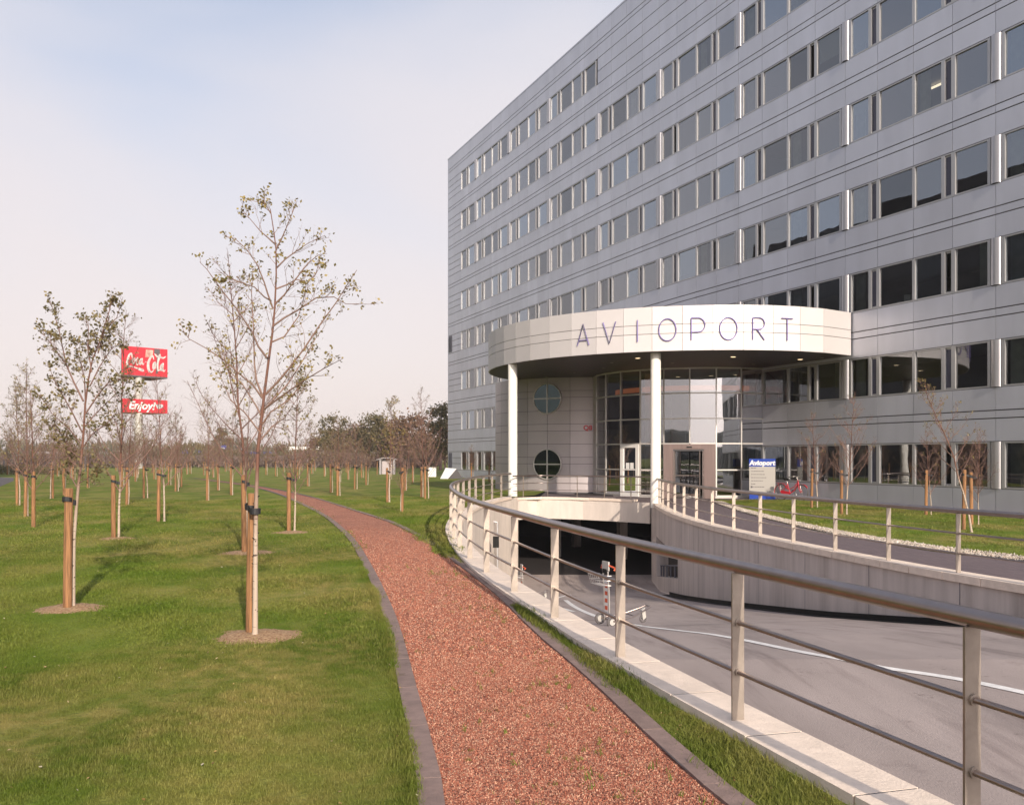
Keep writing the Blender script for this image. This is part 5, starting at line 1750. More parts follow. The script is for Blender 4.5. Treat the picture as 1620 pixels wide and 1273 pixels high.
MB().tube([(-.38, 0, .90), (-.30, 0, .905), (-.20, 0, .895), (-.10, 0, .885)], [.05, .075, .05, .02], 10).build("saddle", M["black"], by_, local=True)
MB().tube([(.31, 0, .88), (.29, 0, 1.0), (.33, .10, 1.04), (.22, .26, 1.02), (.10, .27, 1.0)], .011, 7).tube([(.29, 0, 1.0), (.33, -.10, 1.04), (.22, -.26, 1.02), (.10, -.27, 1.0)], .011, 7).build("handlebar", M["wire"], by_, local=True)
for s in (-1, 1): MB().tube([(.16, .265 * s, 1.01), (.06, .272 * s, .995)], .017, 8).build("grip", M["black"], by_, local=True)
MB().tube([(.39, 0, .86), (.45, 0, .86)], [.03, .042], 10).build("headlight", M["wire"], by_, local=True)
mb = MB()
for y in (-.07, 0, .07): mb.tube([(-.26, y, .73), (-.75, y, .73)], .006, 5)
for x in (-.30, -.5, -.74): mb.tube([(x, -.07, .73), (x, .07, .73)], .006, 5)
for s in (-1, 1): mb.tube([(-.66, .07 * s, .73), (-.53, .06 * s, .345)], .006, 5)
mb.build("luggage_rack", M["red"], by_, local=True)
for s, z in ((-1, .16), (1, .44)):
    MB().tube([(-.06, .0, .30), (-.06 + .08 * s, .08 * s, .30 + .14 * -s * -s * s)], .01, 6).box(-.10 + .08 * s, -.02 + .08 * s, .08 * s - .03, .08 * s + .03, .30 + .14 * s - .012, .30 + .14 * s + .012).build("pedal", M["black"], by_, local=True)

# ------------------------------------------------------------------ advertising pylon
YP = 150.0
def wp(px, py, y=YP): return Vector(((px - 810) / F * y, y, EYE - (py - 724) / F * y))
pyl = empty("advertising_pylon", (wp(209, 740).x, YP, LAWN))
tag(pyl, "tall white advertising pylon with two red sign boxes above the young trees", "advertising sign")
MB().tube([(wp(209, 740).x, YP + 2.6, 0), (wp(209, 600).x, YP + 2.6, 18.5)], [.66, .56], 14).build("pole", M["signgrey"], pyl)
# triangular red boxes: right-hand front face recedes, narrow left face turns away
a_, b2, c2_ = wp(192.5, 600).xy, wp(265, 600, YP * 1.036).xy, (wp(183, 600, YP * 1.02).x, YP * 1.02 + 2)
def tri_box(z0, z1):
    pts = [(a_[0], a_[1]), (b2[0], b2[1]), (b2[0] - 4.5, b2[1] + 4.5), (c2_[0], c2_[1])]
    return MB().prism(pts, z0, z1)
z_t1, z_b1 = wp(0, 546.5).z, wp(0, 592).z
z_t2, z_b2 = wp(0, 630).z, wp(0, 651.5).z
tri_box(z_b1, z_t1).build("sign_box", M["signred"] if "signred" in M else M["red"], pyl)
tri_box(z_b2, z_t2).build("sign_box", M["red"], pyl)
tri_box(z_b1 - .25, z_b1 - .002).build("sign_underside", M["joint"], pyl)
fd = Vector((b2[0] - a_[0], b2[1] - a_[1], 0)); FL_ = fd.length; fd.normalize(); fn = Vector((fd.y, -fd.x, 0))
fo = Vector((a_[0], a_[1], 0)) + fn * .06


def brush(mb, pts, w, h=.5, zc=0.0):
    """calligraphic stroke on the sign face: points (u, v, width)"""
    for (u0, v0, w0), (u1, v1, w1) in zip(pts[:-1], pts[1:]):
        d = Vector((u1 - u0, v1 - v0)); L = d.length
        if L < 1e-6: continue
        n0 = Vector((-d.y, d.x)) / L
        q = [(u0 + n0.x * w0, v0 + n0.y * w0), (u1 + n0.x * w1, v1 + n0.y * w1), (u1 - n0.x * w1, v1 - n0.y * w1), (u0 - n0.x * w0, v0 - n0.y * w0)]
        mb.add([fo + fd * (a * FL_) + Vector((0, 0, zc + b_)) for a, b_ in [(p[0], p[1]) for p in q]], [(0, 1, 2, 3)])
def sm(pts, k=5):
    v = spline([(a, b_, c) for a, b_, c in pts], k)
    return [(p.x, p.y, p.z) for p in v]


def fbrush(mb, pts, zc):
    # u is a fraction of the face width, v and width in metres
    v = sm(pts)
    conv_ = [(p[0] * FL_, p[1], p[2]) for p in v]
    for (u0, v0, w0), (u1, v1, w1) in zip(conv_[:-1], conv_[1:]):
        d = Vector((u1 - u0, v1 - v0)); L = d.length
        if L < 1e-6: continue
        n0 = Vector((-d.y, d.x)) / L; e0 = d / L * min(w0, w1) * .6
        q = [(u0 - e0.x + n0.x * w0, v0 - e0.y + n0.y * w0), (u1 + e0.x + n0.x * w1, v1 + e0.y + n0.y * w1), (u1 + e0.x - n0.x * w1, v1 + e0.y - n0.y * w1), (u0 - e0.x - n0.x * w0, v0 - e0.y - n0.y * w0)]
        mb.add([fo + fd * a + Vector((0, 0, zc + b_)) for a, b_ in q], [(0, 1, 2, 3)])
mb = MB()
zc = z_b1
S = .13
H1 = z_t1 - z_b1
# Coca: big C, o, c, a
fbrush(mb, [(.22, .60 * H1, .05), (.20, .74 * H1, .14), (.15, .66 * H1, .16), (.115, .45 * H1, .20), (.13, .30 * H1, .16), (.20, .30 * H1, .10), (.30, .26 * H1, .10), (.42, .20 * H1, .22), (.47, .18 * H1, .08)], zc)
def oval(u, v, ru, rv, w):
    fbrush(mb, [(u + ru * math.cos(a) + .012 * math.sin(a), (v + rv * math.sin(a)) * H1, w * (1 + .5 * abs(math.cos(a)))) for a in [2 * math.pi * i / 8 + .3 for i in range(9)]], zc)
oval(.250, .50, .026, .10, .085)
fbrush(mb, [(.352, .58 * H1, .08), (.332, .61 * H1, .09), (.312, .50 * H1, .13), (.33, .38 * H1, .10), (.362, .42 * H1, .06)], zc)
oval(.405, .49, .024, .10, .085)
fbrush(mb, [(.438, .60 * H1, .10), (.432, .46 * H1, .12), (.455, .39 * H1, .07), (.475, .44 * H1, .05)], zc)
# hyphen-like stroke, then Cola
fbrush(mb, [(.50, .50 * H1, .05), (.525, .49 * H1, .05)], zc)
fbrush(mb, [(.69, .60 * H1, .05), (.665, .72 * H1, .12), (.61, .64 * H1, .16), (.565, .42 * H1, .22), (.585, .20 * H1, .20), (.65, .15 * H1, .10), (.68, .22 * H1, .05)], zc)
oval(.70, .38, .024, .12, .10)
fbrush(mb, [(.765, .36 * H1, .06), (.815, .66 * H1, .10), (.83, .78 * H1, .12), (.80, .70 * H1, .12), (.775, .40 * H1, .14), (.785, .22 * H1, .12), (.82, .24 * H1, .06)], zc)
oval(.865, .34, .024, .11, .10)
fbrush(mb, [(.90, .48 * H1, .11), (.89, .26 * H1, .14), (.92, .20 * H1, .07), (.945, .26 * H1, .05)], zc)
fbrush(mb, [(.71, .80 * H1, .05), (.76, .72 * H1, .13), (.83, .70 * H1, .16), (.90, .68 * H1, .14), (.96, .74 * H1, .04)], zc)
mb.build("script_lettering", M["white"], pyl)
M["poster"] = pm("poster_print", (0.62, 0.22, 0.18), .6, var=(.9, .5), col2=(.75, .6, .5))
# picture patch on the upper right of the box (pale figures, reddish) and a dark bottle shape
mb = MB()
fo2 = fo
def face_quad(mb, u0, u1, v0, v1, zc, H, sk=0.0, off=.01):
    mb.add([fo2 + fn * off + fd * (a * FL_) + Vector((0, 0, zc + b_ * H)) for a, b_ in ((u0, v0), (u1, v0), (u1 + sk, v1), (u0 + sk, v1))], [(0, 1, 2, 3)])
face_quad(mb, .50, .66, .66, .93, zc, H1, .02, -.03)
mb.build("poster_patch", M["poster"], pyl)
mb = MB(); face_quad(mb, .70, .83, .80, .98, zc, H1, .0, -.028); face_quad(mb, .74, .78, .10, .80, zc, H1, .02, -.029); mb.build("bottle_picture", M["joint"], pyl)
ej = hang_text("small_lettering", "Enjoy!", 1.75, M["white"], fo + fn * .05 + fd * (FL_ * .42) + Vector((0, 0, (z_t2 + z_b2) / 2)), math.atan2(fd.y, fd.x), pyl, shear=.25, bold=.05, depth=.01)
mb = MB(); zc2 = z_b2; H2 = z_t2 - z_b2
for (u, v, r1, r2) in ((.80, .50, .10, .18), (.86, .55, .07, .14), (.76, .58, .05, .1)):
    mb.add([fo + fn * .02 + fd * (FL_ * (u + r1 * .55 * math.cos(q))) + Vector((0, 0, zc2 + H2 * (v + r2 * math.sin(q)))) for q in [2 * math.pi * i / 10 for i in range(10)]], [tuple(range(10))])
mb.build("swirl_mark", M["blind"], pyl)
mb = MB()
for zb_, H_ in ((z_b1, H1), (z_b2, H2)):
    ln = Vector((c2_[0] - a_[0], c2_[1] - a_[1], 0)); nn = Vector((ln.y, -ln.x, 0)).normalized()
    if nn.y > 0: nn = -nn
    for v in (.2, .45, .7):
        mb.add([Vector((a_[0], a_[1], 0)) + ln * a + nn * .05 + Vector((0, 0, zb_ + H_ * b_)) for a, b_ in ((.25, v), (.6, v), (.6, v + .15), (.25, v + .15))], [(0, 1, 2, 3)])
mb.build("side_lettering", M["white"], pyl)

M["hallwall"] = pm("hall_wall", (0.30, 0.28, 0.29), .7)
# ------------------------------------------------------------------ small things by the far corner
wb = at(684, 754, LAWN)
o = empty("electrical_cabinet", tuple(wb)); tag(o, "small pale utility cabinet on the lawn left of the office corner", "cabinet")
MB().box(-.34, .34, -.2, .2, 0, .82, 0, 0, wb).build("cabinet", M["white"], o)
MB().box(-.37, .37, -.23, .23, .821, .86, 0, 0, wb).build("lid", M["signgrey"], o)
MB().box(-.005, .005, -.204, -.2005, .04, .80, 0, 0, wb).build("door_joint", M["joint"], o)
q0, q1 = at(698, 757, LAWN), at(720, 757.5, LAWN)
hat = empty("roof_hatch", tuple(q0)); tag(hat, "slanted white metal hatch on the lawn at the office corner", "hatch")
x0 = q0.x; y0 = q0.y
MB().add([(x0 - .1, y0, LAWN - .02), (x0 + .55, y0 - .3, LAWN - .02), (x0 + 1.25, y0 + .1, LAWN + .82), (x0 + .3, y0 + .9, LAWN + .88)], [(0, 1, 2, 3)]).build("sloping_lid", M["white"], hat)
MB().add([(x0 + .58, y0 - .28, LAWN - .02), (x0 + 1.26, y0 + .1, LAWN + .80), (x0 + 1.75, y0 + .4, LAWN - .02), (x0 + .33, y0 + .88, LAWN + .8), (x0 + .8, y0 + 1.5, LAWN)], [(0, 2, 1), (1, 2, 4), (1, 4, 3), (0, 1, 3)]).build("box", M["joint"], hat)
ks = at(613, 750, LAWN)
kk = empty("garden_shelter", tuple(ks)); tag(kk, "small grey shelter with shallow arched roof far off on the right lawn", "shelter")
for sx in (-.8, .62): MB().box(sx, sx + .18, -.3, .3, 0, 1.5, 0, 0, ks).build("side_wall", M["hallwall"], kk)
vs = []
for i in range(9):
    u = -1.1 + 2.2 * i / 8
    vs += [(ks.x + u, ks.y - .4, LAWN + 1.52 + .22 * (1 - (u / 1.1) ** 2)), (ks.x + u, ks.y + .4, LAWN + 1.52 + .22 * (1 - (u / 1.1) ** 2)), (ks.x + u, ks.y - .4, LAWN + 1.45 + .2 * (1 - (u / 1.1) ** 2))]
MB().add(vs, [(3 * i, 3 * i + 3, 3 * i + 4, 3 * i + 1) for i in range(8)] + [(3 * i + 2, 3 * i + 5, 3 * i + 3, 3 * i) for i in range(8)]).build("roof", M["hallwall"], kk)
MB().box(-.6, .6, .28, .32, .0, 1.45, 0, 0, ks).build("back_wall", M["drum"], kk)

# blue direction signs and low halls beyond the scrub
for (px, py, w, h, lab) in ((293, 714, 9, 6, "small blue road sign left of the far stems"), (352.5, 708.5, 11, 8, "larger blue road sign beyond the mid lawn"), (317, 716, 6, 6, "dark blue road sign between the two others")):
    y = 190.0; c = wp(px, py, y); k = y / F
    o = empty("road_sign", (c.x, y, LAWN)); tag(o, lab, "road sign", "blue road signs beyond the trees")
    MB().box(-w / 2 * k, w / 2 * k, -.05, .05, -h / 2 * k, h / 2 * k, 0, 0, c).build("sign_plate", M["blue"], o)
    MB().box(-w / 2.4 * k, w / 4 * k, -.07, -.051, -h / 9 * k, h / 9 * k, 0, 0, c).build("sign_print", M["white"], o)
    for s in (-.3, .3): MB().tube([(c.x + s * w * k, y + .1, 0), (c.x + s * w * k, y + .1, c.z)], .07, 6).build("post", M["louvre"], o)
for (x0, x1, y_, zt, band, lab) in ((388, 446, 330, 3.9, "blue", "low far hall with blue fascia beyond the scrub"), (446, 520, 300, 5.4, "white", "low far hall with white roof edge behind the poplars"), (60, 120, 340, 4.0, "hallwall", "grey low hall at the far left horizon")):
    xa, xb = (x0 - 810) / F * y_, (x1 - 810) / F * y_
    o = empty("warehouse", ((xa + xb) / 2, y_, 0)); tag(o, lab, "hall", "low halls on the horizon")
    MB().box(xa, xb, y_, y_ + 25, 0, zt - 1.0).build("wall", M["hallwall"], o)
    MB().box(xa - .5, xb + .5, y_ - .5, y_ + 25.5, zt - .998, zt).build("roof_edge", M[band], o)
    mb = MB()
    for i in range(6):
        u = xa + (xb - xa) * (i + .3) / 6
        mb = MB().box(u, u + (xb - xa) * .07, y_ - .06, y_ - .002, 0, 2.2); mb.build("gate", M["louvre"], o)

# ------------------------------------------------------------------ poplars, scrub and hedge in the distance
M["farleaf"] = leaf_mat("far_foliage_brown_green", (0.085, 0.080, 0.032), (0.21, 0.16, 0.08))
M["farleaf2"] = leaf_mat("far_foliage_rusty", (0.10, 0.062, 0.042), (0.26, 0.155, 0.09))
M["scrub"] = leaf_mat("scrub_purple_brown", (0.11, 0.078, 0.068), (0.27, 0.20, 0.16))


def far_tree(seed, H, W, mat):
    rg = random.Random(seed)
    tr, lf = MB(), MB()
    tr.tube([(0, 0, 0), (rg.gauss(0, .1), 0, H * .35), (rg.gauss(0, .3), 0, H * .8)], [H * .022, H * .016, H * .004], 7)
    cl = []
    for i in range(16):
        z = H * rg.uniform(.30, .92); a = rg.uniform(0, 6.28); rr = W * .5 * math.sin(math.pi * min(1, (z / H - .12) / .92)) ** .7 * rg.uniform(.25, .95)
        c = Vector((math.cos(a) * rr, math.sin(a) * rr, z)); cl.append((c, rg.uniform(.13, .24) * W))
        tr.tube([(0, 0, max(H * .2, z - rr * 1.1)), tuple(c)], [H * .008, H * .002], 4, 0, caps=False)
    for c, r in cl:
        for _ in range(150):
            d = Vector((rg.gauss(0, 1), rg.gauss(0, 1), rg.gauss(0, .8))) * r * .55
            leaves_at(lf, c + d, rg, 1, .42, .05)
    return tr.mesh("trunk", M["twig"]), lf.mesh("crown", mat)


fts = [far_tree(60 + i, h, w, m_) for i, (h, w, m_) in enumerate(((9.2, 6.2, M["farleaf"]), (8.4, 7.0, M["farleaf2"]), (9.8, 5.2, M["farleaf"]), (7.2, 6.6, M["farleaf2"])))]
ftl = [(528, 163, 0, 1.0, "leftmost round crowned tree of the distant row"), (556, 170, 1, 1.05, "second tree from the left in the distant row"), (583, 162, 0, 1.02, "third distant tree, with dark green top"),
       (604, 158, 2, .92, "slim distant tree behind the yellow-leaved birch"), (622, 166, 1, 1.0, "distant tree right of the yellow-leaved birch"), (647, 150, 3, 1.16, "broad rusty distant tree right of the centre"),
       (668, 158, 1, .88, "distant rusty tree above the white cabinet"), (697, 130, 2, .95, "tall pale green tree standing against the office corner"), (704, 150, 3, 1.0, "dark low tree cut off by the office corner"),
       (502, 190, 3, .8, "small distant tree at the left end of the row"), (452, 200, 1, .62, "low distant tree behind the red-brown stem"), (352, 235, 2, .95, "lone tufted tree far behind the mid lawn")]
for px, y, vi, sc, lab in ftl:
    x = (px - 810) / F * y
    root = empty("poplar_tree", (x, y, 0), px * .7); tag(root, lab, "tree", "tall trees at the far edge of the lawn")
    for nm, me in zip(("trunk", "crown"), fts[vi]):
        o = put(nm, me, root); o.scale = (sc, sc, sc)
        if nm == "crown": o["kind"] = "stuff"


def scrub_band(y, x0, x1, h0, h1, n_, seed, mat, size=.30, dy=6):
    rg = random.Random(seed); mb = MB()
    for _ in range(n_):
        x = rg.uniform(x0, x1)
        hh = h0 + (h1 - h0) * (.5 + .5 * math.sin(x * .21 + seed) * math.sin(x * .083 + 2 * seed))
        z = hh * rg.random() ** .8
        c = Vector((x, y + rg.uniform(0, dy), LAWN + z))
        up = Vector((rg.gauss(0, .35), rg.gauss(0, .35), 1)).normalized(); sd = Vector((rg.gauss(0, 1), rg.gauss(0, 1), 0)).normalized()
        s = size * rg.uniform(.5, 1.4)
        mb.add([c - sd * s * .28, c + sd * s * .28, c + up * s * 1.5], [(0, 1, 2)])
    return mb
sc1 = scrub_band(158, -92, -12, .9, 2.6, 22000, 2, M["scrub"], .34)
tag(sc1.build("scrub", M["scrub"]), kind="stuff")
sc2 = scrub_band(178, -130, 60, 1.2, 4.4, 22000, 5, M["scrub"], .45, 9)
tag(sc2.build("scrub", M["farleaf"]), kind="stuff")
sc3 = scrub_band(420, -420, 320, 4, 10, 26000, 9, M["scrub"], 1.5, 30)
tag(sc3.build("far_woodland", M["farleaf"]), kind="stuff")
# hedge, road and fence at the far left
rd = [at(-60, 775, LAWN), at(10, 768, LAWN), at(24, 757, LAWN), at(22, 752, LAWN), at(-60, 751, LAWN)]
m_ = MB().prism([(p.x, p.y) for p in [at(-500, 780, LAWN), at(-60, 778, LAWN), at(0, 769.5, LAWN), at(22, 760, LAWN), at(21, 755.5, LAWN), at(-60, 753.5, LAWN), at(-500, 753.0, LAWN)]], LAWN - .1, LAWN + .005)
tag(m_.build("side_road", M["road"]), kind="structure")
hd_ = scrub_band(96, -64, -45.5, .5, .9, 7000, 4, M["farleaf"], .16, 4)
tag(hd_.build("low_hedge", M["farleaf"]), kind="stuff")
fe = empty("mesh_fence", (-55, 112, LAWN)); tag(fe, "low green post fence beyond the side road at the far left", "fence")
for i in range(12):
    x = -68 + i * 1.6
    MB().box(-.04, .04, -.04, .04, 0, 1.9, 0, 0, (x, 112, LAWN)).build("fence_post", M["greenpost"] if "greenpost" in M else M["louvre"], fe)
mb = MB()
for z in (.5, 1.1, 1.75): mb.tube([(-68, 112, LAWN + z), (-50.4, 112, LAWN + z)], .02, 4)
mb.build("fence_wire", M["louvre"], fe)

# ------------------------------------------------------------------ what the windows mirror: the wing opposite, hills and trees behind
M["wing"] = pm("dark_wing_cladding", (0.045, 0.04, 0.045), .6, var=(.2, .1))
M["wingwin"] = pm("dark_wing_glass", (0.02, 0.025, 0.035), .1)
wa, wb_ = Vector((-29.5, 36, 0)), Vector((-44.5, 76, 0))
def wing(a, b_, H, depth, lab):
    d = (b_ - a); L = d.length; d.normalize(); nr = Vector((-d.y, d.x, 0))
    if nr.x > 0: nr = -nr
    o = empty("office_wing", tuple(a)); tag(o, lab, "office building", "buildings mirrored in the windows")
    mb = MB().prism([(p.x, p.y) for p in (a, b_, b_ + nr * depth, a + nr * depth)], 0, H); mb.build("wall", M["wing"], o)
    for f_ in range(int(H / 3.4)):
        z = 1 + 3.4 * f_
        MB().obox((a + b_) / 2 - nr * .03 + Vector((0, 0, z + .8)), d * (L / 2 - 1), nr * .02, Vector((0, 0, .8))).build("window_band", M["wingwin"], o)
wing(wa, wb_, 25.5, 12, "dark office wing beyond the left edge, seen only mirrored in the windows")
wing(Vector((-62, -70, 0)), Vector((-46, -10, 0)), 27, 14, "second dark wing far behind, mirrored in the lobby glass")
rgx = random.Random(31)
mb = MB()
prev = None
vs = []
for i in range(61):
    a = R(140) + R(280 - 0) * i / 60 * .55 + R(0)
    a = R(150 + 190 * i / 60)
    r = 480
    h = 14 + 9 * math.sin(i * .33) + 4 * math.sin(i * .9 + 1)
    x, y = r * math.cos(a), r * math.sin(a)
    vs += [(x, y, 0), (x * .99, y * .99, h * .7), (x * 1.06, y * 1.06, h)]
mb.add(vs, [(3 * i + j, 3 * i + 3 + j, 3 * i + 4 + j, 3 * i + 1 + j) for i in range(60) for j in (0, 1)], 0, True)
M["hill"] = pm("wooded_hills", (0.05, 0.06, 0.035), .95, var=(.05, .3), coord="World")
tag(mb.build("hills", M["hill"]), kind="structure")
# ------------------------------------------------------------------ grass, chips and pebbles (uncountable: instanced on points)
def scatter(name, pts, rots, scales, mesh, mat_name=None):
    """one object: small meshes instanced on a cloud of points by geometry nodes"""
    me = bpy.data.meshes.new(name)
    me.from_pydata([tuple(p) for p in pts], [], [])
    at1 = me.attributes.new("rot", 'FLOAT_VECTOR', 'POINT'); at1.data.foreach_set("vector", np.asarray(rots, dtype=np.float32).ravel())
    at2 = me.attributes.new("scl", 'FLOAT_VECTOR', 'POINT'); at2.data.foreach_set("vector", np.asarray(scales, dtype=np.float32).ravel())
    o = bpy.data.objects.new(name, me); COL.objects.link(o)
    src = bpy.data.objects.new(name + "_piece", mesh)       # not linked to the scene: only its mesh is used
    ng = bpy.data.node_groups.new(name, 'GeometryNodeTree')
    ng.interface.new_socket("Geometry", in_out='INPUT', socket_type='NodeSocketGeometry')
    ng.interface.new_socket("Geometry", in_out='OUTPUT', socket_type='NodeSocketGeometry')
    N, Lk = ng.nodes, ng.links
    gi, go = N.new("NodeGroupInput"), N.new("NodeGroupOutput")
    ip = N.new("GeometryNodeInstanceOnPoints"); oi = N.new("GeometryNodeObjectInfo"); oi.inputs["Object"].default_value = src
    ar = N.new("GeometryNodeInputNamedAttribute"); ar.data_type = 'FLOAT_VECTOR'; ar.inputs["Name"].default_value = "rot"
    asc = N.new("GeometryNodeInputNamedAttribute"); asc.data_type = 'FLOAT_VECTOR'; asc.inputs["Name"].default_value = "scl"
    Lk.new(gi.outputs[0], ip.inputs["Points"]); Lk.new(oi.outputs["Geometry"], ip.inputs["Instance"])
    Lk.new(ar.outputs["Attribute"], ip.inputs["Rotation"]); Lk.new(asc.outputs["Attribute"], ip.inputs["Scale"])
    Lk.new(ip.outputs[0], go.inputs[0])
    md = o.modifiers.new("scatter", 'NODES'); md.node_group = ng
    o["kind"] = "stuff"
    return o


NR = np.random.default_rng(4)
XPL = np.array(X_PL); XPR = np.array(X_PR); XLO = np.array(X_LOUT); XRO = np.array(xt(PI))


def tuft(seed, blades, h, spread, w):
    rg = random.Random(seed); mb = MB()
    for _ in range(blades):
        x, y = rg.gauss(0, spread), rg.gauss(0, spread)
        a = rg.uniform(0, 6.28); hh = h * rg.uniform(.5, 1.15); ln = rg.uniform(.2, .75) * hh
        dx, dy = math.cos(a), math.sin(a)
        px, py = -dy * w * .5, dx * w * .5
        mb.add([(x - px, y - py, 0), (x + px, y + py, 0), (x + px * .7 + dx * ln * .35, y + py * .7 + dy * ln * .35, hh * .55),
                (x - px * .7 + dx * ln * .35, y - py * .7 + dy * ln * .35, hh * .55), (x + dx * ln, y + dy * ln, hh)],
               [(0, 1, 2, 3), (3, 2, 4)])
    return mb.mesh("grass_tuft", M["blade"])


def clear_rings(x, y):
    ok = np.ones(len(x), bool)
    for c, r in rings:
        ok &= ((x - c.x) ** 2 + (y - c.y) ** 2) > (r * .93) ** 2
    return ok


def lawn_points(n, y0, y1, pw=1.0):
    """points on the left lawn inside the view wedge"""
    y = y0 + (y1 - y0) * NR.random(n) ** pw
    xl = -.60 * y - .6
    xr = np.interp(y, XPL[:, 0], XPL[:, 1]) - .09
    x = xl + (xr - xl) * NR.random(n)
    k = (xr > xl) & clear_rings(x, y)
    return x[k], y[k]


def mk(name, x, y, z, mesh, s0, s1, tilt=.15):
    n = len(x)
    pts = np.stack([x, y, np.full(n, z)], 1)
    rots = np.stack([NR.normal(0, tilt, n), NR.normal(0, tilt, n), NR.random(n) * 6.28], 1)
    clump = .5 + .25 * np.sin(x * 3.1 + 1.7 * np.sin(y * 1.3)) + .25 * np.sin(y * 2.3 + 2.1 * np.sin(x * 1.7 + 1) + 2)
    s = NR.uniform(s0, s1, n) * (.62 + .75 * clump)
    return scatter(name, pts, rots, np.stack([s, s, s * NR.uniform(.75, 1.25, n)], 1), mesh)


tA = tuft(1, 18, .021, .026, .0034)
tB = tuft(2, 14, .024, .045, .0055)
tC = tuft(3, 12, .028, .09, .010)
x1, y1 = lawn_points(26000, 3.6, 8.5, 1.0); mk("grass", x1, y1, LAWN - .003, tA, .8, 1.2)
x1, y1 = lawn_points(26000, 8.5, 17, 1.0); mk("grass", x1, y1, LAWN - .003, tB, .8, 1.2)
x1, y1 = lawn_points(22000, 17, 38, 1.1); mk("grass", x1, y1, LAWN - .004, tC, .8, 1.25)
# long unmown verge between the kerb and the coping
n = 9000
y = 3.0 + 13 * NR.random(n) ** 1.25
a = np.interp(y, XPR[:, 0], XPR[:, 1]) + .07; b_ = np.interp(y, XLO[:, 0], XLO[:, 1]) - .02
x = a + (b_ - a) * np.clip(NR.beta(1.5, 1.1, n), .03, .985)
k = b_ > a
mk("verge_grass", x[k], y[k], LAWN - .003, tuft(5, 18, .037, .030, .0040), .5, 1.3, .25)
n = 9000
y = 16 + 26 * NR.random(n)
a = np.interp(y, XPR[:, 0], XPR[:, 1]) + .07; b_ = np.interp(y, XLO[:, 0], XLO[:, 1]) - .04
x = a + (b_ - a) * NR.random(n); k = (b_ > a) & (x > -.60 * y)
mk("grass", x[k], y[k], LAWN - .003, tC, .8, 1.2)
# overhanging tufts along both kerbs' lawn side
y = 3.4 + 12 * NR.random(2600) ** 1.2
x = np.interp(y, XPL[:, 0], XPL[:, 1]) - .10 - np.abs(NR.normal(0, .035, 2600))
mk("verge_grass", x, y, LAWN - .002, tuft(6, 14, .046, .022, .0038), .7, 1.2, .25)
# small lawn by the building
n = 16000
y = 14 + 27 * NR.random(n) ** 1.0
a = np.interp(y, XRO[:, 0], XRO[:, 1]) + .05
b_ = (27.4 - .3852 * y) / .9228 - .55
x = a + (b_ - a) * NR.random(n); k = (b_ > a) & (x < .58 * y)
mk("grass", x[k], y[k], .03, tuft(7, 12, .032, .08, .010), .7, 1.2)
# loose red chips
ch = MB(); rg = random.Random(9)
vs = [Vector((rg.uniform(.6, 1) * sx, rg.uniform(.5, 1) * sy, rg.uniform(.5, .9) * sz)) for sx, sy, sz in ((1, 0, 0), (-1, 0, 0), (0, 1, 0), (0, -1, 0), (0, 0, 1), (0, 0, -1))]
vs = [v + Vector((rg.uniform(-.3, .3), rg.uniform(-.3, .3), rg.uniform(-.2, .2))) for v in vs]
ch.add(vs, [(0, 2, 4), (2, 1, 4), (1, 3, 4), (3, 0, 4), (2, 0, 5), (1, 2, 5), (3, 1, 5), (0, 3, 5)])
chip_me = ch.mesh("chip", M["chip"])


def chips(name, n, y0, y1, ta, tb, pa, pb, z, mesh, s0, s1, pw=1.0, cond=None):
    y = y0 + (y1 - y0) * NR.random(n) ** pw
    a = np.interp(y, ta[:, 0], ta[:, 1]) + pa; b_ = np.interp(y, tb[:, 0], tb[:, 1]) - pb
    x = a + (b_ - a) * NR.random(n)
    if cond is not None:
        k = cond(x, y); x, y = x[k], y[k]
    n = len(x)
    s = NR.uniform(s0, s1, n)
    sc = np.stack([s, s * NR.uniform(.5, 1, n), s * NR.uniform(.4, .8, n)], 1)
    return scatter(name, np.stack([x, y, np.full(n, z) + NR.random(n) * s * .3], 1), NR.random((n, 3)) * 6.28, sc, mesh)


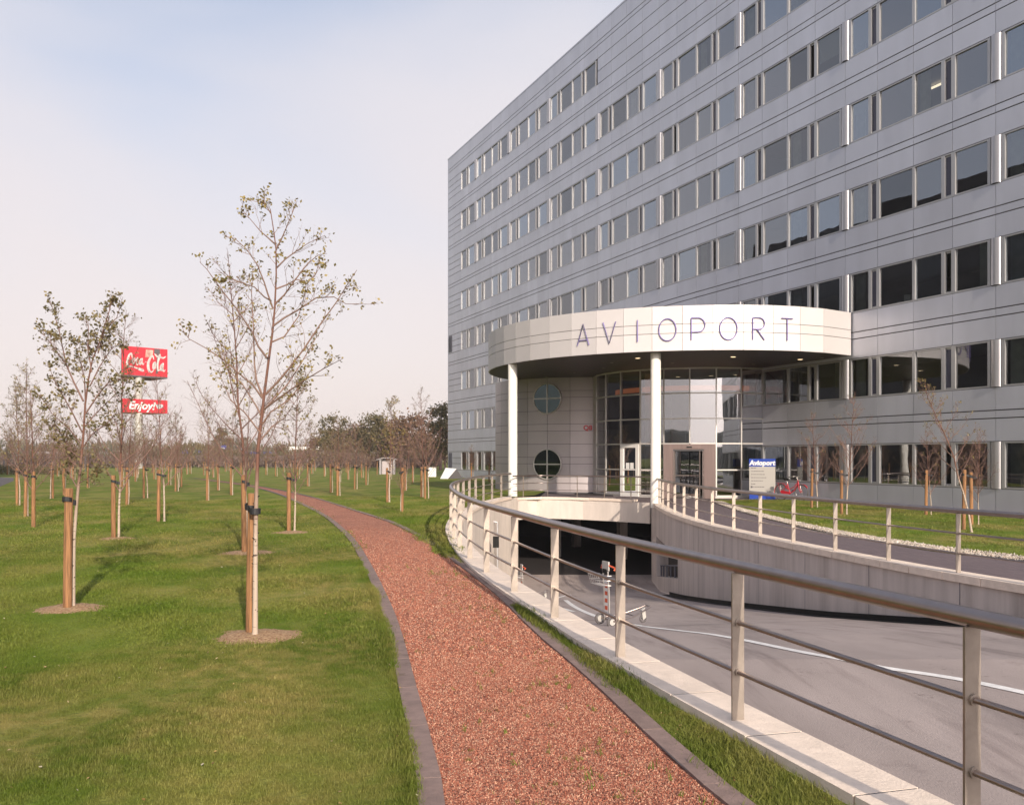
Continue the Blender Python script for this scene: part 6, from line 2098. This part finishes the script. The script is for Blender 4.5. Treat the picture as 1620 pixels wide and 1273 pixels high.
chips("loose_gravel", 66000, 3.4, 8.0, XPL, XPR, .035, .035, LAWN + .006, chip_me, .0042, .0100)
chips("loose_gravel", 52000, 8.0, 24.0, XPL, XPR, .035, .035, LAWN + .006, chip_me, .0075, .0150, 1.15, cond=lambda x, y: NR.random(len(y)) > np.clip((y - 11) / 13, 0, 1))
chips("loose_gravel", 1200, 3.4, 12.0, XPR, XLO, .045, .06, LAWN + .008, chip_me, .004, .009, 1.1, cond=lambda x, y: NR.random(len(x)) < .5)
XPO = np.array(xt(PO))
peb_me = ch.mesh("pebble", M["pebble"])
chips("pebbles", 12000, 14.5, 39.0, XPO, XRO, .0, .0, .045, peb_me, .028, .055, .9)
# weeds in the gravel
n = 260
y = 3.8 + 11 * NR.random(n) ** 1.3
a = np.interp(y, XPL[:, 0], XPL[:, 1]) + .12; b_ = np.interp(y, XPR[:, 0], XPR[:, 1]) - .12
x = a + (b_ - a) * np.where(NR.random(n) < .5, NR.beta(4, 1.2, n), NR.random(n))
mk("weeds", x, y, LAWN + .004, tuft(8, 9, .035, .014, .004), .5, 1.2, .4)
# fallen leaves and bits of straw on the lawn
lv = MB().add([(-.5, 0, 0), (0, -.34, .06), (.55, 0, .02), (0, .34, .08)], [(0, 1, 2, 3)]).mesh("fallen_leaf", chip_mat("fallen_leaf", [(.30, .22, .07), (.22, .12, .04), (.36, .30, .16), (.40, .36, .26)]))
x, y = lawn_points(260, 4.2, 22, 1.2)
s = NR.uniform(.014, .030, len(x))
scatter("fallen_leaves", np.stack([x, y, np.full(len(x), LAWN + .028)], 1), np.stack([NR.normal(0, .3, len(x)), NR.normal(0, .3, len(x)), NR.random(len(x)) * 6.28], 1), np.stack([s, s, s], 1), lv)

# ------------------------------------------------------------------ thin autumn haze
hz = MB().box(-620, 560, -560, 620, -4.4, 32.0).build("haze", pm("haze_air", (1, 1, 1)))
hm = hz.data.materials[0]; hn, hl = hm.node_tree.nodes, hm.node_tree.links
hn.clear()
ho = hn.new("ShaderNodeOutputMaterial"); hv = hn.new("ShaderNodeVolumePrincipled")
hv.inputs["Color"].default_value = (0.93, 0.92, 0.96, 1); hv.inputs["Density"].default_value = HAZE
hv.inputs["Anisotropy"].default_value = 0.2
hl.new(hv.outputs[0], ho.inputs["Volume"])
tag(hz, kind="stuff")
